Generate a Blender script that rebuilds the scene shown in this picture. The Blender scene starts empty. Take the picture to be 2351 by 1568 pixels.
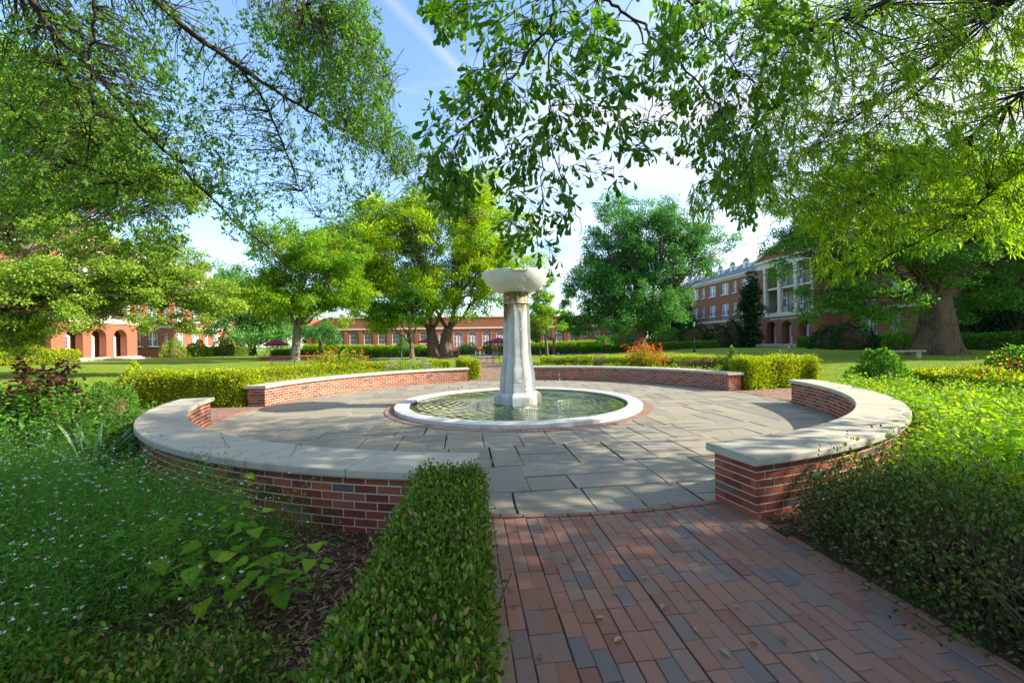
import bpy, math, random
import numpy as np
from mathutils import Vector, Matrix, Euler
random.seed(11)
RG = np.random.default_rng(11)
COL = bpy.context.scene.collection
SC = bpy.context.scene
PI = math.pi
# ---------------------------------------------------------------- camera geometry
FD = 1515.0 / 1.63333          # focal length in units of the 2351 px wide study picture
ROLL = 0.0174
EYE = 1.6
CX, CY = 0.124, 10.45          # centre of the fountain plaza
AX = math.radians(-6.5)        # direction of the quadrangle's axis
EV = (math.sin(AX), math.cos(AX)); EU = (math.cos(AX), -math.sin(AX))

def at(xd, yd, Y):
    x = xd - 1175.5; y = yd - 786.8
    c, s = math.cos(ROLL), math.sin(ROLL)
    return Vector(((c*x - s*y)/FD*Y, Y, EYE - (s*x + c*y)/FD*Y))

def gnd(xd, yd, z=0.0):
    x = xd - 1175.5; y = yd - 786.8
    c, s = math.cos(ROLL), math.sin(ROLL)
    y0 = s*x + c*y
    Y = (EYE - z)*FD/y0
    return Vector(((c*x - s*y)/FD*Y, Y, z))

def pol(az, r, z=0.0):
    a = math.radians(az)
    return Vector((CX + r*math.sin(a), CY + r*math.cos(a), z))

def uv(u, v, z=0.0):
    return Vector((CX + u*EU[0] + v*EV[0], CY + u*EU[1] + v*EV[1], z))

def sstep(t):
    t = min(1.0, max(0.0, t)); return t*t*(3 - 2*t)

def hgt(x, y):
    dx, dy = x - CX, y - CY
    u = dx*EU[0] + dy*EU[1]
    return 0.42*sstep((abs(u) - 13)/20)

# ---------------------------------------------------------------- tagging
def tag(o, label=None, cat=None, group=None, kind=None):
    if label: o['label'] = label
    if cat: o['category'] = cat
    if group: o['group'] = group
    if kind: o['kind'] = kind
    return o

def empty(name, loc=(0, 0, 0), rz=0.0, label=None, cat=None, group=None):
    o = bpy.data.objects.new(name, None); COL.objects.link(o)
    o.location = loc; o.rotation_euler = (0, 0, rz); o.empty_display_size = 0.2
    return tag(o, label, cat, group)

def link(name, me, mats, parent=None):
    o = bpy.data.objects.new(name, me); COL.objects.link(o)
    if not isinstance(mats, (list, tuple)): mats = [mats]
    if len(me.materials) == 0:
        for m in mats: me.materials.append(m)
    if parent is not None: o.parent = parent
    return o

def copy_tree(o, parent=None):
    c = o.copy(); COL.objects.link(c); c.parent = parent
    for ch in list(o.children): copy_tree(ch, c)
    return c

# ---------------------------------------------------------------- mesh builders
class MB:
    def __init__(s): s.v = []; s.f = []; s.t = []; s.m = []; s.sm = []
    def poly(s, pts, tint=0.5, mi=0, smooth=False):
        b = len(s.v); s.v += [tuple(p) for p in pts]
        s.f.append(tuple(range(b, b+len(pts)))); s.t.append(tint); s.m.append(mi); s.sm.append(smooth)
    def faces(s, V, Fs, tint=0.5, mi=0, smooth=False):
        b = len(s.v); s.v += [tuple(p) for p in V]
        for f in Fs:
            s.f.append(tuple(i+b for i in f)); s.t.append(tint); s.m.append(mi); s.sm.append(smooth)
    def box(s, x0, x1, y0, y1, z0, z1, tint=0.5, mi=0, M=None, bev=0.0):
        if bev <= 0:
            V = [(x0,y0,z0),(x1,y0,z0),(x1,y1,z0),(x0,y1,z0),(x0,y0,z1),(x1,y0,z1),(x1,y1,z1),(x0,y1,z1)]
            Fs = [(0,3,2,1),(4,5,6,7),(0,1,5,4),(1,2,6,5),(2,3,7,6),(3,0,4,7)]
        else:
            b = bev
            V = [(x0,y0,z0),(x1,y0,z0),(x1,y1,z0),(x0,y1,z0),(x0,y0,z1-b),(x1,y0,z1-b),(x1,y1,z1-b),(x0,y1,z1-b),
                 (x0+b,y0+b,z1),(x1-b,y0+b,z1),(x1-b,y1-b,z1),(x0+b,y1-b,z1)]
            Fs = [(0,3,2,1),(8,9,10,11),(0,1,5,4),(1,2,6,5),(2,3,7,6),(3,0,4,7),(4,5,9,8),(5,6,10,9),(6,7,11,10),(7,4,8,11)]
        if M is not None: V = [tuple(M @ Vector(p)) for p in V]
        s.faces(V, Fs, tint, mi)
    def tube(s, pts, rad, n=6, tint=0.5, mi=0, cap=True):
        pts = [Vector(p) for p in pts]
        if not isinstance(rad, (list, tuple)): rad = [rad]*len(pts)
        V = []; Fs = []; prev = None
        for i, p in enumerate(pts):
            d = (pts[min(i+1, len(pts)-1)] - pts[max(i-1, 0)]).normalized()
            if prev is None:
                a = Vector((0, 0, 1)) if abs(d.z) < 0.9 else Vector((1, 0, 0))
                e1 = d.cross(a).normalized()
            else:
                e1 = (prev - d*prev.dot(d)).normalized()
            prev = e1; e2 = d.cross(e1)
            for k in range(n):
                a = 2*PI*k/n
                V.append(p + (e1*math.cos(a) + e2*math.sin(a))*rad[i])
        for i in range(len(pts)-1):
            for k in range(n):
                Fs.append((i*n+k, i*n+(k+1) % n, (i+1)*n+(k+1) % n, (i+1)*n+k))
        s.faces(V, Fs, tint, mi, True)
        if cap:
            b = len(s.v) - n
            s.f.append(tuple(range(b, b+n))); s.t.append(tint); s.m.append(mi); s.sm.append(False)
    def lathe(s, prof, cx=0, cy=0, n=24, tint=0.5, mi=0, smooth=True, a0=0):
        V = []; Fs = []
        for r, z in prof:
            for k in range(n):
                a = 2*PI*k/n + a0
                V.append((cx+r*math.cos(a), cy+r*math.sin(a), z))
        for i in range(len(prof)-1):
            for k in range(n):
                Fs.append((i*n+k, i*n+(k+1) % n, (i+1)*n+(k+1) % n, (i+1)*n+k))
        s.faces(V, Fs, tint, mi, smooth)
    def build(s, name, mats, parent=None):
        me = bpy.data.meshes.new(name); me.from_pydata(s.v, [], s.f)
        a = me.attributes.new('tint', 'FLOAT', 'FACE'); a.data.foreach_set('value', np.array(s.t, dtype=np.float32))
        if any(s.m): me.polygons.foreach_set('material_index', np.array(s.m, dtype=np.int32))
        me.polygons.foreach_set('use_smooth', np.array(s.sm, dtype=bool)); me.update()
        return link(name, me, mats, parent)

def np_mesh(name, V, F, tint, mats, parent=None, mi=None, smooth=False):
    V = np.asarray(V, dtype=np.float32); F = np.asarray(F, dtype=np.int32)
    n, k = F.shape
    me = bpy.data.meshes.new(name)
    me.vertices.add(len(V)); me.vertices.foreach_set('co', V.ravel())
    me.loops.add(n*k); me.loops.foreach_set('vertex_index', F.ravel())
    me.polygons.add(n); me.polygons.foreach_set('loop_start', np.arange(0, n*k, k, dtype=np.int32))
    try: me.polygons.foreach_set('loop_total', np.full(n, k, dtype=np.int32))
    except Exception: pass
    if mi is not None: me.polygons.foreach_set('material_index', np.asarray(mi, dtype=np.int32))
    me.polygons.foreach_set('use_smooth', np.full(n, smooth, dtype=bool))
    a = me.attributes.new('tint', 'FLOAT', 'FACE'); a.data.foreach_set('value', np.asarray(tint, dtype=np.float32))
    me.update(calc_edges=True)
    return link(name, me, mats, parent)

def unit(n):
    a = RG.normal(size=(n, 3)); return a/np.linalg.norm(a, axis=1, keepdims=True)
def norm(a): return a/np.maximum(np.linalg.norm(a, axis=1, keepdims=True), 1e-9)

# leaf templates: (verts, quads); x across, y along, z off the blade
T_PET = (np.array([[0,-.1,0],[.42,.4,.06],[0,.9,0],[-.42,.4,.06]]), np.array([[0,1,2,3]]))
T_DIA = (np.array([[0,0,0],[.30,.5,.05],[0,1,0],[-.30,.5,.05]]), np.array([[0,1,2,3]]))
T_NAR = (np.array([[0,0,0],[.10,.45,.03],[0,1,-.06],[-.10,.45,.03]]), np.array([[0,1,2,3]]))
T_OVAL = (np.array([[-.02,0,0],[.02,0,0],[.26,.38,.05],[-.26,.38,.05],[.18,.75,.02],[-.18,.75,.02],[.01,1,-.08],[-.01,1,-.08]]),
          np.array([[0,1,2,3],[3,2,4,5],[5,4,6,7]]))
T_HEART = (np.array([[0,0,0],[0,.06,-.02],[.36,.12,.06],[.40,.36,.07],[0,.45,-.03],[.22,.72,.03],[0,1,-.1],[-.36,.12,.06],[-.40,.36,.07],[-.22,.72,.03]]),
          np.array([[1,2,3,4],[4,3,5,6],[7,1,4,8],[8,4,6,9]]))
T_SPAT = (np.array([[-.015,0,0],[.015,0,0],[.05,.3,.01],[-.05,.3,.01],[.15,.68,.03],[-.15,.68,.03],[.20,.86,.02],[-.20,.86,.02],[.07,1,-.02],[-.07,1,-.02]]),
          np.array([[0,1,2,3],[3,2,4,5],[5,4,6,7],[7,6,8,9]]))
T_WIL = (np.array([[-.01,0,0],[.01,0,0],[.075,.35,.015],[-.075,.35,.015],[.06,.7,0],[-.06,.7,0],[.005,1,-.08],[-.005,1,-.08]]),
         np.array([[0,1,2,3],[3,2,4,5],[5,4,6,7]]))

def leaf_arrays(P, D, N, S, tpl):
    P = np.asarray(P); D = norm(np.asarray(D)); N = np.asarray(N)
    X = norm(np.cross(D, N)); N2 = np.cross(X, D)
    tv, tf = tpl; n = len(P)
    S = np.broadcast_to(np.asarray(S, dtype=float).reshape(-1, 1, 1), (n, 1, 1)) if np.ndim(S) else S
    V = P[:, None, :] + S*(tv[None, :, 0:1]*X[:, None, :] + tv[None, :, 1:2]*D[:, None, :] + tv[None, :, 2:3]*N2[:, None, :])
    F = tf[None] + (np.arange(n)*len(tv))[:, None, None]
    return V.reshape(-1, 3), F.reshape(-1, 4), len(tf)

def leaf_mesh(name, P, D, N, S, tint, tpl, mats, parent=None, mi=None):
    V, F, k = leaf_arrays(P, D, N, S, tpl)
    return np_mesh(name, V, F, np.repeat(tint, k), mats, parent, None if mi is None else np.repeat(mi, k))

# ---------------------------------------------------------------- materials
class NT:
    def __init__(s, name, world=False):
        if world:
            s.m = bpy.data.worlds.new(name)
        else:
            s.m = bpy.data.materials.new(name)
        s.m.use_nodes = True; s.t = s.m.node_tree; s.t.nodes.clear()
    def n(s, typ, ins=None, **kw):
        nd = s.t.nodes.new(typ)
        for k, v in kw.items(): setattr(nd, k, v)
        for k, v in (ins or {}).items():
            if hasattr(v, 'is_output') or isinstance(v, bpy.types.NodeSocket): s.t.links.new(v, nd.inputs[k])
            else: nd.inputs[k].default_value = v
        return nd
    def mix(s, fac, a, b, bt='MIX'):
        nd = s.t.nodes.new('ShaderNodeMix'); nd.data_type = 'RGBA'; nd.blend_type = bt
        for k, v in ((0, fac), (6, a), (7, b)):
            if isinstance(v, bpy.types.NodeSocket): s.t.links.new(v, nd.inputs[k])
            elif k and len(v) == 3: nd.inputs[k].default_value = (*v, 1)
            else: nd.inputs[k].default_value = v
        return nd.outputs[2]
    def ramp(s, fac, stops, interp='LINEAR'):
        nd = s.t.nodes.new('ShaderNodeValToRGB'); cr = nd.color_ramp; cr.interpolation = interp
        while len(cr.elements) > 1: cr.elements.remove(cr.elements[-1])
        for i, (p, c) in enumerate(stops):
            e = cr.elements[0] if i == 0 else cr.elements.new(p)
            e.position = p
            e.color = (*c, 1) if len(c) == 3 else c
        if isinstance(fac, bpy.types.NodeSocket): s.t.links.new(fac, nd.inputs[0])
        return nd.outputs[0]
    def math(s, op, a, b=0.0, c=0.0, clamp=False):
        nd = s.t.nodes.new('ShaderNodeMath'); nd.operation = op; nd.use_clamp = clamp
        for i, v in enumerate((a, b, c)):
            if isinstance(v, bpy.types.NodeSocket): s.t.links.new(v, nd.inputs[i])
            else: nd.inputs[i].default_value = v
        return nd.outputs[0]
    def noise(s, vec, scale, detail=4, rough=.55, out=0, dist=0.0):
        nd = s.n('ShaderNodeTexNoise', {'Scale': scale, 'Detail': detail, 'Roughness': rough, 'Distortion': dist})
        if vec is not None: s.t.links.new(vec, nd.inputs['Vector'])
        return nd.outputs[out]
    def coord(s, which='Object'):
        return s.n('ShaderNodeTexCoord').outputs[which]
    def pos(s): return s.n('ShaderNodeNewGeometry').outputs['Position']
    def tint(s): return s.n('ShaderNodeAttribute', attribute_name='tint').outputs['Fac']
    def bump(s, h, strength=.3, dist=.01):
        return s.n('ShaderNodeBump', {'Height': h, 'Strength': strength, 'Distance': dist}).outputs[0]
    def prin(s, col, rough=.8, bump=None, spec=.3, **kw):
        nd = s.t.nodes.new('ShaderNodeBsdfPrincipled')
        def put(k, v):
            if isinstance(v, bpy.types.NodeSocket): s.t.links.new(v, nd.inputs[k])
            else: nd.inputs[k].default_value = (*v, 1) if isinstance(v, tuple) and len(v) == 3 else v
        put('Base Color', col); put('Roughness', rough); put('Specular IOR Level', spec)
        if bump is not None: put('Normal', bump)
        for k, v in kw.items(): put(k.replace('_', ' '), v)
        return nd.outputs[0]
    def out(s, sh):
        o = s.t.nodes.new('ShaderNodeOutputMaterial'); s.t.links.new(sh, o.inputs[0]); return s.m

def plain(name, col, rough=.7, spec=.3, var=.15, scale=6, metallic=0.0, bump=0.0):
    t = NT(name); nz = t.noise(t.coord(), scale)
    c = t.mix(nz, tuple(x*(1-var) for x in col), tuple(min(1, x*(1+var)) for x in col))
    b = t.bump(t.noise(t.coord(), scale*8), bump, .01) if bump else None
    return t.out(t.prin(c, rough, b, spec, Metallic=metallic))

def leafmat(name, stops, trans=.45, tcol=(1.15, 1.25, .45), rough=.55, spec=.18):
    t = NT(name)
    c = t.ramp(t.tint(), stops)
    tc = t.mix(1.0, c, tcol, 'MULTIPLY')
    p = t.prin(c, rough, None, spec)
    tr = t.n('ShaderNodeBsdfTranslucent', {'Color': tc})
    mx = t.n('ShaderNodeMixShader', {0: trans, 1: p, 2: tr.outputs[0]})
    return t.out(mx.outputs[0])

M = {}
# foliage
M['oak'] = leafmat('water_oak_leaf', [(0, (.035,.105,.014)), (.5, (.075,.185,.02)), (.9, (.15,.29,.025)), (.985, (.17,.28,.025)), (.992, (.45,.14,.02)), (1, (.5,.16,.02))], .5, (1.25, 1.4, .35), .45, .3)
M['willow'] = leafmat('willow_oak_leaf', [(0, (.08,.17,.014)), (.6, (.17,.31,.02)), (.97, (.28,.42,.026)), (1, (.5,.33,.03))], .62, (1.55, 1.5, .3))
M['clipdark'] = leafmat('shade_tinted_hedge_leaf', [(0, (.018,.05,.008)), (.5, (.045,.10,.012)), (.76, (.11,.2,.018)), (.86, (.15,.13,.05)), (1, (.28,.17,.10))], .34, (1.25, 1.35, .35), .5, .3)  # darker copy of the near hedge leaf, shade put into its colour
M['clip'] = leafmat('near_hedge_leaf', [(0, (.03,.085,.010)), (.5, (.075,.17,.016)), (.74, (.18,.31,.02)), (.9, (.22,.2,.06)), (1, (.33,.2,.12))], .38, (1.25, 1.35, .35), .5, .3)  # box hedge leaf darkened, foreground shade put into the colour
M['yellow'] = leafmat('yellow_green_leaf', [(0, (.08,.25,.014)), (.4, (.18,.38,.018)), (.65, (.38,.52,.018)), (.85, (.62,.62,.02)), (1, (.80,.62,.02))], .5, (1.2, 1.2, .35))
M['smallyellow'] = leafmat('small_yellow_leaf', [(0, (.07,.23,.014)), (.6, (.18,.36,.02)), (1, (.55,.52,.02))], .5, (1.25, 1.25, .35))
M['mid'] = leafmat('mid_green_leaf', [(0, (.035,.12,.018)), (.6, (.08,.22,.03)), (1, (.19,.36,.035))], .45, (1.35, 1.5, .4))
M['cool'] = leafmat('cool_green_leaf', [(0, (.035,.14,.045)), (.6, (.08,.24,.065)), (1, (.20,.40,.07))], .45, (1.2, 1.35, .5))
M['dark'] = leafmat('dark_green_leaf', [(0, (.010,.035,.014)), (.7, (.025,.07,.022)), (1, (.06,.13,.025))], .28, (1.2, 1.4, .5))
M['pale'] = leafmat('pale_green_leaf', [(0, (.12,.24,.035)), (.6, (.25,.38,.05)), (1, (.48,.54,.10))], .48, (1.2, 1.2, .45))
M['box'] = leafmat('box_hedge_leaf', [(0, (.05,.14,.012)), (.6, (.12,.25,.018)), (.82, (.22,.34,.022)), (.92, (.26,.24,.07)), (1, (.36,.22,.12))], .42, (1.25, 1.35, .35))
M['gold'] = leafmat('golden_hedge_leaf', [(0, (.11,.22,.012)), (.45, (.26,.40,.014)), (.8, (.48,.52,.016)), (.93, (.5,.42,.03)), (1, (.5,.24,.05))], .45, (1.15, 1.15, .3))
M['bright'] = leafmat('bright_bed_leaf', [(0, (.12,.28,.012)), (.6, (.24,.42,.016)), (1, (.48,.54,.02))], .52, (1.3, 1.25, .25))
M['fine'] = leafmat('fine_groundcover_leaf', [(0, (.04,.15,.02)), (.6, (.08,.25,.03)), (.95, (.17,.33,.04)), (1, (.26,.22,.08))], .48, (1.2, 1.45, .4))
M['weed'] = leafmat('broad_weed_leaf', [(0, (.09,.25,.014)), (.7, (.18,.38,.02)), (1, (.36,.46,.04))], .5, (1.3, 1.35, .25))
M['red'] = leafmat('burgundy_leaf', [(0, (.022,.005,.008)), (.5, (.065,.010,.012)), (.85, (.12,.018,.015)), (1, (.09,.06,.10))], .3, (1.5, .7, .5))
M['orange'] = leafmat('orange_red_petal', [(0, (.4,.02,.01)), (.5, (.65,.07,.02)), (1, (.75,.2,.03))], .35, (1.1, .9, .6))
M['basil'] = leafmat('purple_leaf', [(0, (.06,.02,.05)), (.6, (.15,.06,.10)), (.9, (.24,.12,.15)), (1, (.12,.22,.04))], .35, (1.2, .9, .9))
M['yucca'] = leafmat('yucca_blade', [(0, (.03,.10,.05)), (.6, (.08,.17,.10)), (1, (.28,.36,.14))], .2, (1.1, 1.2, .6), .35)
M['white'] = leafmat('white_petal', [(0, (.6,.62,.66)), (1, (.85,.86,.88))], .3, (1, 1, 1))
M['blue'] = leafmat('blue_petal', [(0, (.28,.32,.62)), (1, (.55,.58,.82))], .3, (1, 1, 1))
M['twig'] = plain('dry_twig', (.11,.075,.045), .9, .1, .4, 30)
M['green_stem'] = plain('green_stem', (.10,.15,.035), .7, .2, .3, 30)
M['deadleaf'] = leafmat('dry_leaf', [(0, (.13,.06,.03)), (.5, (.28,.17,.09)), (.8, (.42,.33,.22)), (1, (.2,.26,.1))], .2, (1.1, 1, .7), .7)

def barkmat(name, c1, c2, sc=3):
    t = NT(name); co = t.pos()
    mp = t.n('ShaderNodeMapping', {'Vector': co, 'Scale': (sc*2.2, sc*2.2, sc*.35)})
    n1 = t.noise(mp.outputs[0], 2.2, 8, .7, dist=.6)
    n2 = t.noise(co, 1.1, 3)
    c = t.ramp(n1, [(.3, c1), (.55, c2), (.8, tuple(min(1, x*1.5) for x in c2))])
    c = t.mix(t.math('MULTIPLY', n2, .5), c, tuple(x*.6 for x in c2))
    return t.out(t.prin(c, .92, t.bump(n1, .9, .06), .1))
M['bark'] = barkmat('brown_bark', (.05,.036,.026), (.17,.13,.10))
M['barkgrey'] = barkmat('grey_bark', (.07,.06,.052), (.21,.185,.16))
M['barkdark'] = barkmat('dark_bark', (.022,.017,.014), (.075,.058,.045))
M['barkoak'] = barkmat('old_oak_bark', (.025,.016,.011), (.15,.105,.07), 2.6)

# limestone, marble
t = NT('limestone_coping'); co = t.pos()
n1 = t.noise(co, 1.6, 6, .6); n2 = t.noise(co, 38, 6, .7); n3 = t.noise(co, 5, 4)
c = t.mix(n1, (.37,.345,.285), (.49,.46,.385)); c = t.mix(t.math('MULTIPLY', n2, .6), c, (.31,.29,.24))
c = t.mix(t.ramp(n3, [(.5, (0,0,0)), (.72, (.5,.5,.5))]), c, (.22,.205,.175))
c = t.mix(t.math('MULTIPLY', t.math('SUBTRACT', t.tint(), .5), .5), c, (.36,.34,.30))
M['lime'] = t.out(t.prin(c, .85, t.bump(n2, .18, .01), .2))

t = NT('white_marble'); co = t.coord()
w = t.noise(co, 1.4, 9, .65, dist=1.6)
vein = t.ramp(w, [(.44, (0,0,0)), (.5, (.55,.55,.55)), (.56, (0,0,0))])
n2 = t.noise(co, 9, 5)
c = t.mix(vein, (.60,.605,.60), (.41,.42,.44)); c = t.mix(t.math('MULTIPLY', n2, .5), c, (.46,.45,.42)); c = t.mix(t.ramp(t.noise(co, 2.2, 5, .7), [(.52, (0,0,0)), (.68, (.5,.5,.5))]), c, (.30,.29,.22))
M['marble'] = t.out(t.prin(c, .45, t.bump(n2, .06, .01), .4))

# stained marble for the fountain shaft: moss runs down from under the bowl and in the grooves at the foot
def stained(name, zt, zb, foot=0.0):
    t = NT(name); co = t.coord()
    sx = t.n('ShaderNodeSeparateXYZ', {0: co})
    w = t.noise(co, 1.4, 9, .65, dist=1.6)
    vein = t.ramp(w, [(.44, (0,0,0)), (.5, (.5,.5,.5)), (.56, (0,0,0))])
    c = t.mix(vein, (.50,.51,.515), (.34,.35,.36)); c = t.mix(t.ramp(t.noise(co, 3, 5, .7), [(.5, (0,0,0)), (.7, (.45,.45,.45))]), c, (.33,.32,.28))
    mp = t.n('ShaderNodeMapping', {'Vector': co, 'Scale': (5, 5, .9)})
    st = t.noise(mp.outputs[0], 1.3, 5, .6)
    grime = t.ramp(t.noise(mp.outputs[0], 2.6, 6, .7), [(.45, (0,0,0)), (.75, (.55,.55,.55))]); c = t.mix(grime, c, (.27,.26,.21))
    grad = t.n('ShaderNodeMapRange', {'Value': sx.outputs[2], 'From Min': zb, 'From Max': zt}).outputs[0]
    f = t.math('MULTIPLY', t.math('SUBTRACT', t.math('ADD', st, t.math('MULTIPLY', grad, .62)), .86), 6, clamp=True)
    stain = t.ramp(t.noise(co, 14, 4), [(.35, (.06,.055,.008)), (.5, (.16,.12,.02)), (.7, (.32,.17,.04))])
    c = t.mix(f, c, stain)
    if foot:
        lowg = t.n('ShaderNodeMapRange', {'Value': sx.outputs[2], 'From Min': foot, 'From Max': 0.0}).outputs[0]
        f2 = t.math('MULTIPLY', t.math('SUBTRACT', t.math('ADD', st, t.math('MULTIPLY', lowg, .35)), .80), 3.0, clamp=True)
        c = t.mix(f2, c, (.34,.31,.10))
    return t.out(t.prin(c, .5, t.bump(t.noise(co, 10, 4), .08, .01), .35))
M['shaft'] = stained('stained_marble_shaft', 2.75, 1.6, .55)
M['capital'] = stained('stained_marble_capital', 2.75, 2.25)
M['plinth'] = stained('stained_marble_plinth', 9, 8, .4)
t = NT('wet_marble_bowl'); co = t.coord()
w = t.noise(co, 1.2, 8, .65, dist=1.4)
vein = t.ramp(w, [(.46, (0,0,0)), (.5, (.4,.4,.4)), (.54, (0,0,0))])
c = t.mix(vein, (.62,.625,.62), (.42,.43,.44)); c = t.mix(t.ramp(t.noise(co, 2.5, 5, .7), [(.5, (0,0,0)), (.7, (.4,.4,.4))]), c, (.42,.40,.35))
sp = t.n('ShaderNodeTexVoronoi', {'Vector': co, 'Scale': 5.0}).outputs[0]
c = t.mix(t.ramp(sp, [(.04, (.6,.6,.6)), (.09, (0,0,0))]), c, (.35,.35,.33))
M['bowl'] = t.out(t.prin(c, .38, None, .4))

# bricks
t = NT('wall_brick'); co = t.pos(); ti = t.tint()
c = t.ramp(ti, [(0, (.10,.018,.010)), (.35, (.22,.035,.017)), (.62, (.31,.060,.026)), (.86, (.38,.095,.042)), (.89, (.17,.10,.085)), (1, (.10,.085,.09))])
mp = t.n('ShaderNodeMapping', {'Vector': co, 'Scale': (26, 26, 9)})
n1 = t.noise(mp.outputs[0], 3, 5, .7); n2 = t.noise(co, 5, 3)
c = t.mix(t.math('MULTIPLY', n1, .3), c, t.mix(1.0, c, (.42,.36,.34), 'MULTIPLY'))
c = t.mix(t.math('MULTIPLY', n2, .12), c, (.45,.38,.3))
M['brick'] = t.out(t.prin(c, .82, t.bump(n1, .35, .01), .25))
M['mortar'] = plain('wall_mortar', (.55,.49,.39), .95, .1, .2, 20, bump=.3)

t = NT('paver_brick'); co = t.pos(); ti = t.tint()
c = t.ramp(ti, [(0, (.25,.09,.055)), (.25, (.35,.155,.095)), (.45, (.29,.145,.10)), (.62, (.26,.165,.125)), (.80, (.23,.15,.125)), (.92, (.14,.125,.13)), (1, (.36,.18,.11))])
n1 = t.noise(co, 70, 6, .75); n2 = t.noise(co, 2.2, 5); n3 = t.noise(co, 18, 4)
c = t.mix(t.math('MULTIPLY', n1, .6), c, t.mix(1.0, c, (.5,.48,.48), 'MULTIPLY'))
c = t.mix(t.math('MULTIPLY', n2, .45), c, (.20,.17,.15))
c = t.mix(t.ramp(n3, [(.6, (0,0,0)), (.8, (.4,.4,.4))]), c, (.09,.085,.08))
M['paver'] = t.out(t.prin(c, .72, t.bump(n1, .35, .006), .3))
M['joint'] = plain('dark_joint_sand', (.045,.04,.032), 1, .05, .5, 18, bump=.5)

t = NT('flagstone'); co = t.pos(); ti = t.tint()
c = t.ramp(ti, [(0, (.14,.145,.14)), (.3, (.22,.22,.19)), (.55, (.27,.245,.19)), (.8, (.31,.285,.215)), (1, (.18,.195,.20))])
mp = t.n('ShaderNodeMapping', {'Vector': co, 'Scale': (1.2, 3.2, 1), 'Rotation': (0, 0, .2)})
n1 = t.noise(mp.outputs[0], 2.0, 9, .68, dist=.8); n2 = t.noise(co, 45, 5, .7); n3 = t.noise(co, .9, 4)
c = t.mix(t.ramp(n1, [(.38, (.5,.5,.5)), (.5, (0,0,0)), (.64, (.5,.5,.5))]), c, (.15,.14,.115))
c = t.mix(t.math('MULTIPLY', n2, .35), c, (.22,.21,.18)); c = t.mix(t.math('MULTIPLY', n3, .5), c, (.27,.21,.13))
vo = t.n('ShaderNodeTexVoronoi', {'Vector': t.mix(.25, co, t.noise(co, 3, 5, out=1)), 'Scale': 1.5}, feature='DISTANCE_TO_EDGE').outputs[0]
crack = t.math('MULTIPLY', t.ramp(vo, [(0, (1,1,1)), (.012, (0,0,0))]), t.ramp(n3, [(.52, (0,0,0)), (.6, (.8,.8,.8))]))
c = t.mix(crack, c, (.07,.065,.055))
M['flag'] = t.out(t.prin(c, .62, t.bump(t.math('ADD', n1, t.math('MULTIPLY', n2, .4)), .4, .02), .35))
t = NT('mossy_joint'); co = t.pos()
c = t.ramp(t.noise(co, 1.7, 4), [(.45, (.022,.02,.016)), (.56, (.05,.055,.018)), (.62, (.15,.22,.02))])
M['mossjoint'] = t.out(t.prin(c, 1, t.bump(t.noise(co, 60), .6, .01), .05))

# ground
t = NT('lawn_grass'); co = t.pos()
n1 = t.noise(co, .35, 5); n2 = t.noise(co, 26, 8, .8); n3 = t.noise(co, .09, 3); n4 = t.noise(co, 3, 5, .65)
c = t.mix(n1, (.16,.27,.020), (.27,.36,.03)); c = t.mix(t.math('MULTIPLY', n2, .7), c, (.055,.10,.016))
c = t.mix(t.ramp(n4, [(.52, (0,0,0)), (.7, (.4,.4,.4))]), c, (.22,.23,.07)); c = t.mix(t.ramp(n3, [(.55, (0,0,0)), (.7, (.35,.35,.35))]), c, (.19,.20,.06))
M['lawn'] = t.out(t.prin(c, .85, t.bump(n2, .9, .06), .1))
t = NT('bark_mulch'); co = t.pos()
n1 = t.noise(co, 40, 8, .8); n2 = t.noise(co, 4, 4)
c = t.ramp(n1, [(.3, (.035,.022,.014)), (.5, (.14,.082,.045)), (.7, (.27,.18,.11))]); c = t.mix(t.math('MULTIPLY', n2, .5), c, (.10,.08,.065))
M['mulch'] = t.out(t.prin(c, .95, t.bump(n1, 1, .04), .1))
M['chip'] = leafmat('bark_chip', [(0, (.07,.04,.025)), (.4, (.15,.085,.045)), (.75, (.24,.15,.09)), (1, (.32,.25,.19))], .0, (1, 1, 1), .9, .1)
M['dirt'] = plain('bare_soil', (.17,.12,.075), 1, .05, .35, 1.5, bump=.5)
M['conc'] = plain('pale_concrete', (.45,.42,.37), .9, .15, .12, 2, bump=.1)

# buildings
t = NT('facade_brick'); co = t.coord()
sx = t.n('ShaderNodeSeparateXYZ', {0: co})
vec = t.n('ShaderNodeCombineXYZ', {0: t.math('ADD', sx.outputs[0], sx.outputs[1]), 1: sx.outputs[2], 2: 0.0}).outputs[0]
br = t.n('ShaderNodeTexBrick', {'Vector': vec, 'Color1': (.31,.085,.045,1), 'Color2': (.22,.055,.032,1), 'Mortar': (.36,.27,.2,1), 'Scale': 1.0, 'Mortar Size': .008, 'Brick Width': .22, 'Row Height': .075})
c = t.mix(t.math('MULTIPLY', t.noise(co, .8, 5), .5), br.outputs[0], (.38,.15,.062)); c = t.mix(t.math('MULTIPLY', t.noise(co, 2.5, 7, .7), .55), c, (.17,.05,.035))
M['fbrick'] = t.out(t.prin(c, .9, t.bump(br.outputs[1], .15, .01), .15))
M['trim'] = plain('limestone_trim', (.60,.55,.44), .85, .2, .10, 1.2)
M['paint'] = plain('white_paint', (.80,.80,.80), .5, .3, .04, 3)
M['greypanel'] = plain('grey_vent_panel', (.20,.22,.23), .6, .3, .1, 3)
M['stucco'] = plain('tan_stucco', (.40,.33,.23), .9, .1, .08, 2)
M['slate'] = plain('slate_roof', (.17,.18,.19), .6, .3, .25, 5)
M['flatroof'] = plain('flat_roof', (.25,.25,.25), .9, .1, .1, 1)
M['iron'] = plain('black_iron', (.018,.02,.024), .45, .4, .2, 9)
M['darkin'] = plain('dark_interior', (.02,.018,.016), .9, .1, .2, 2)
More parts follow.
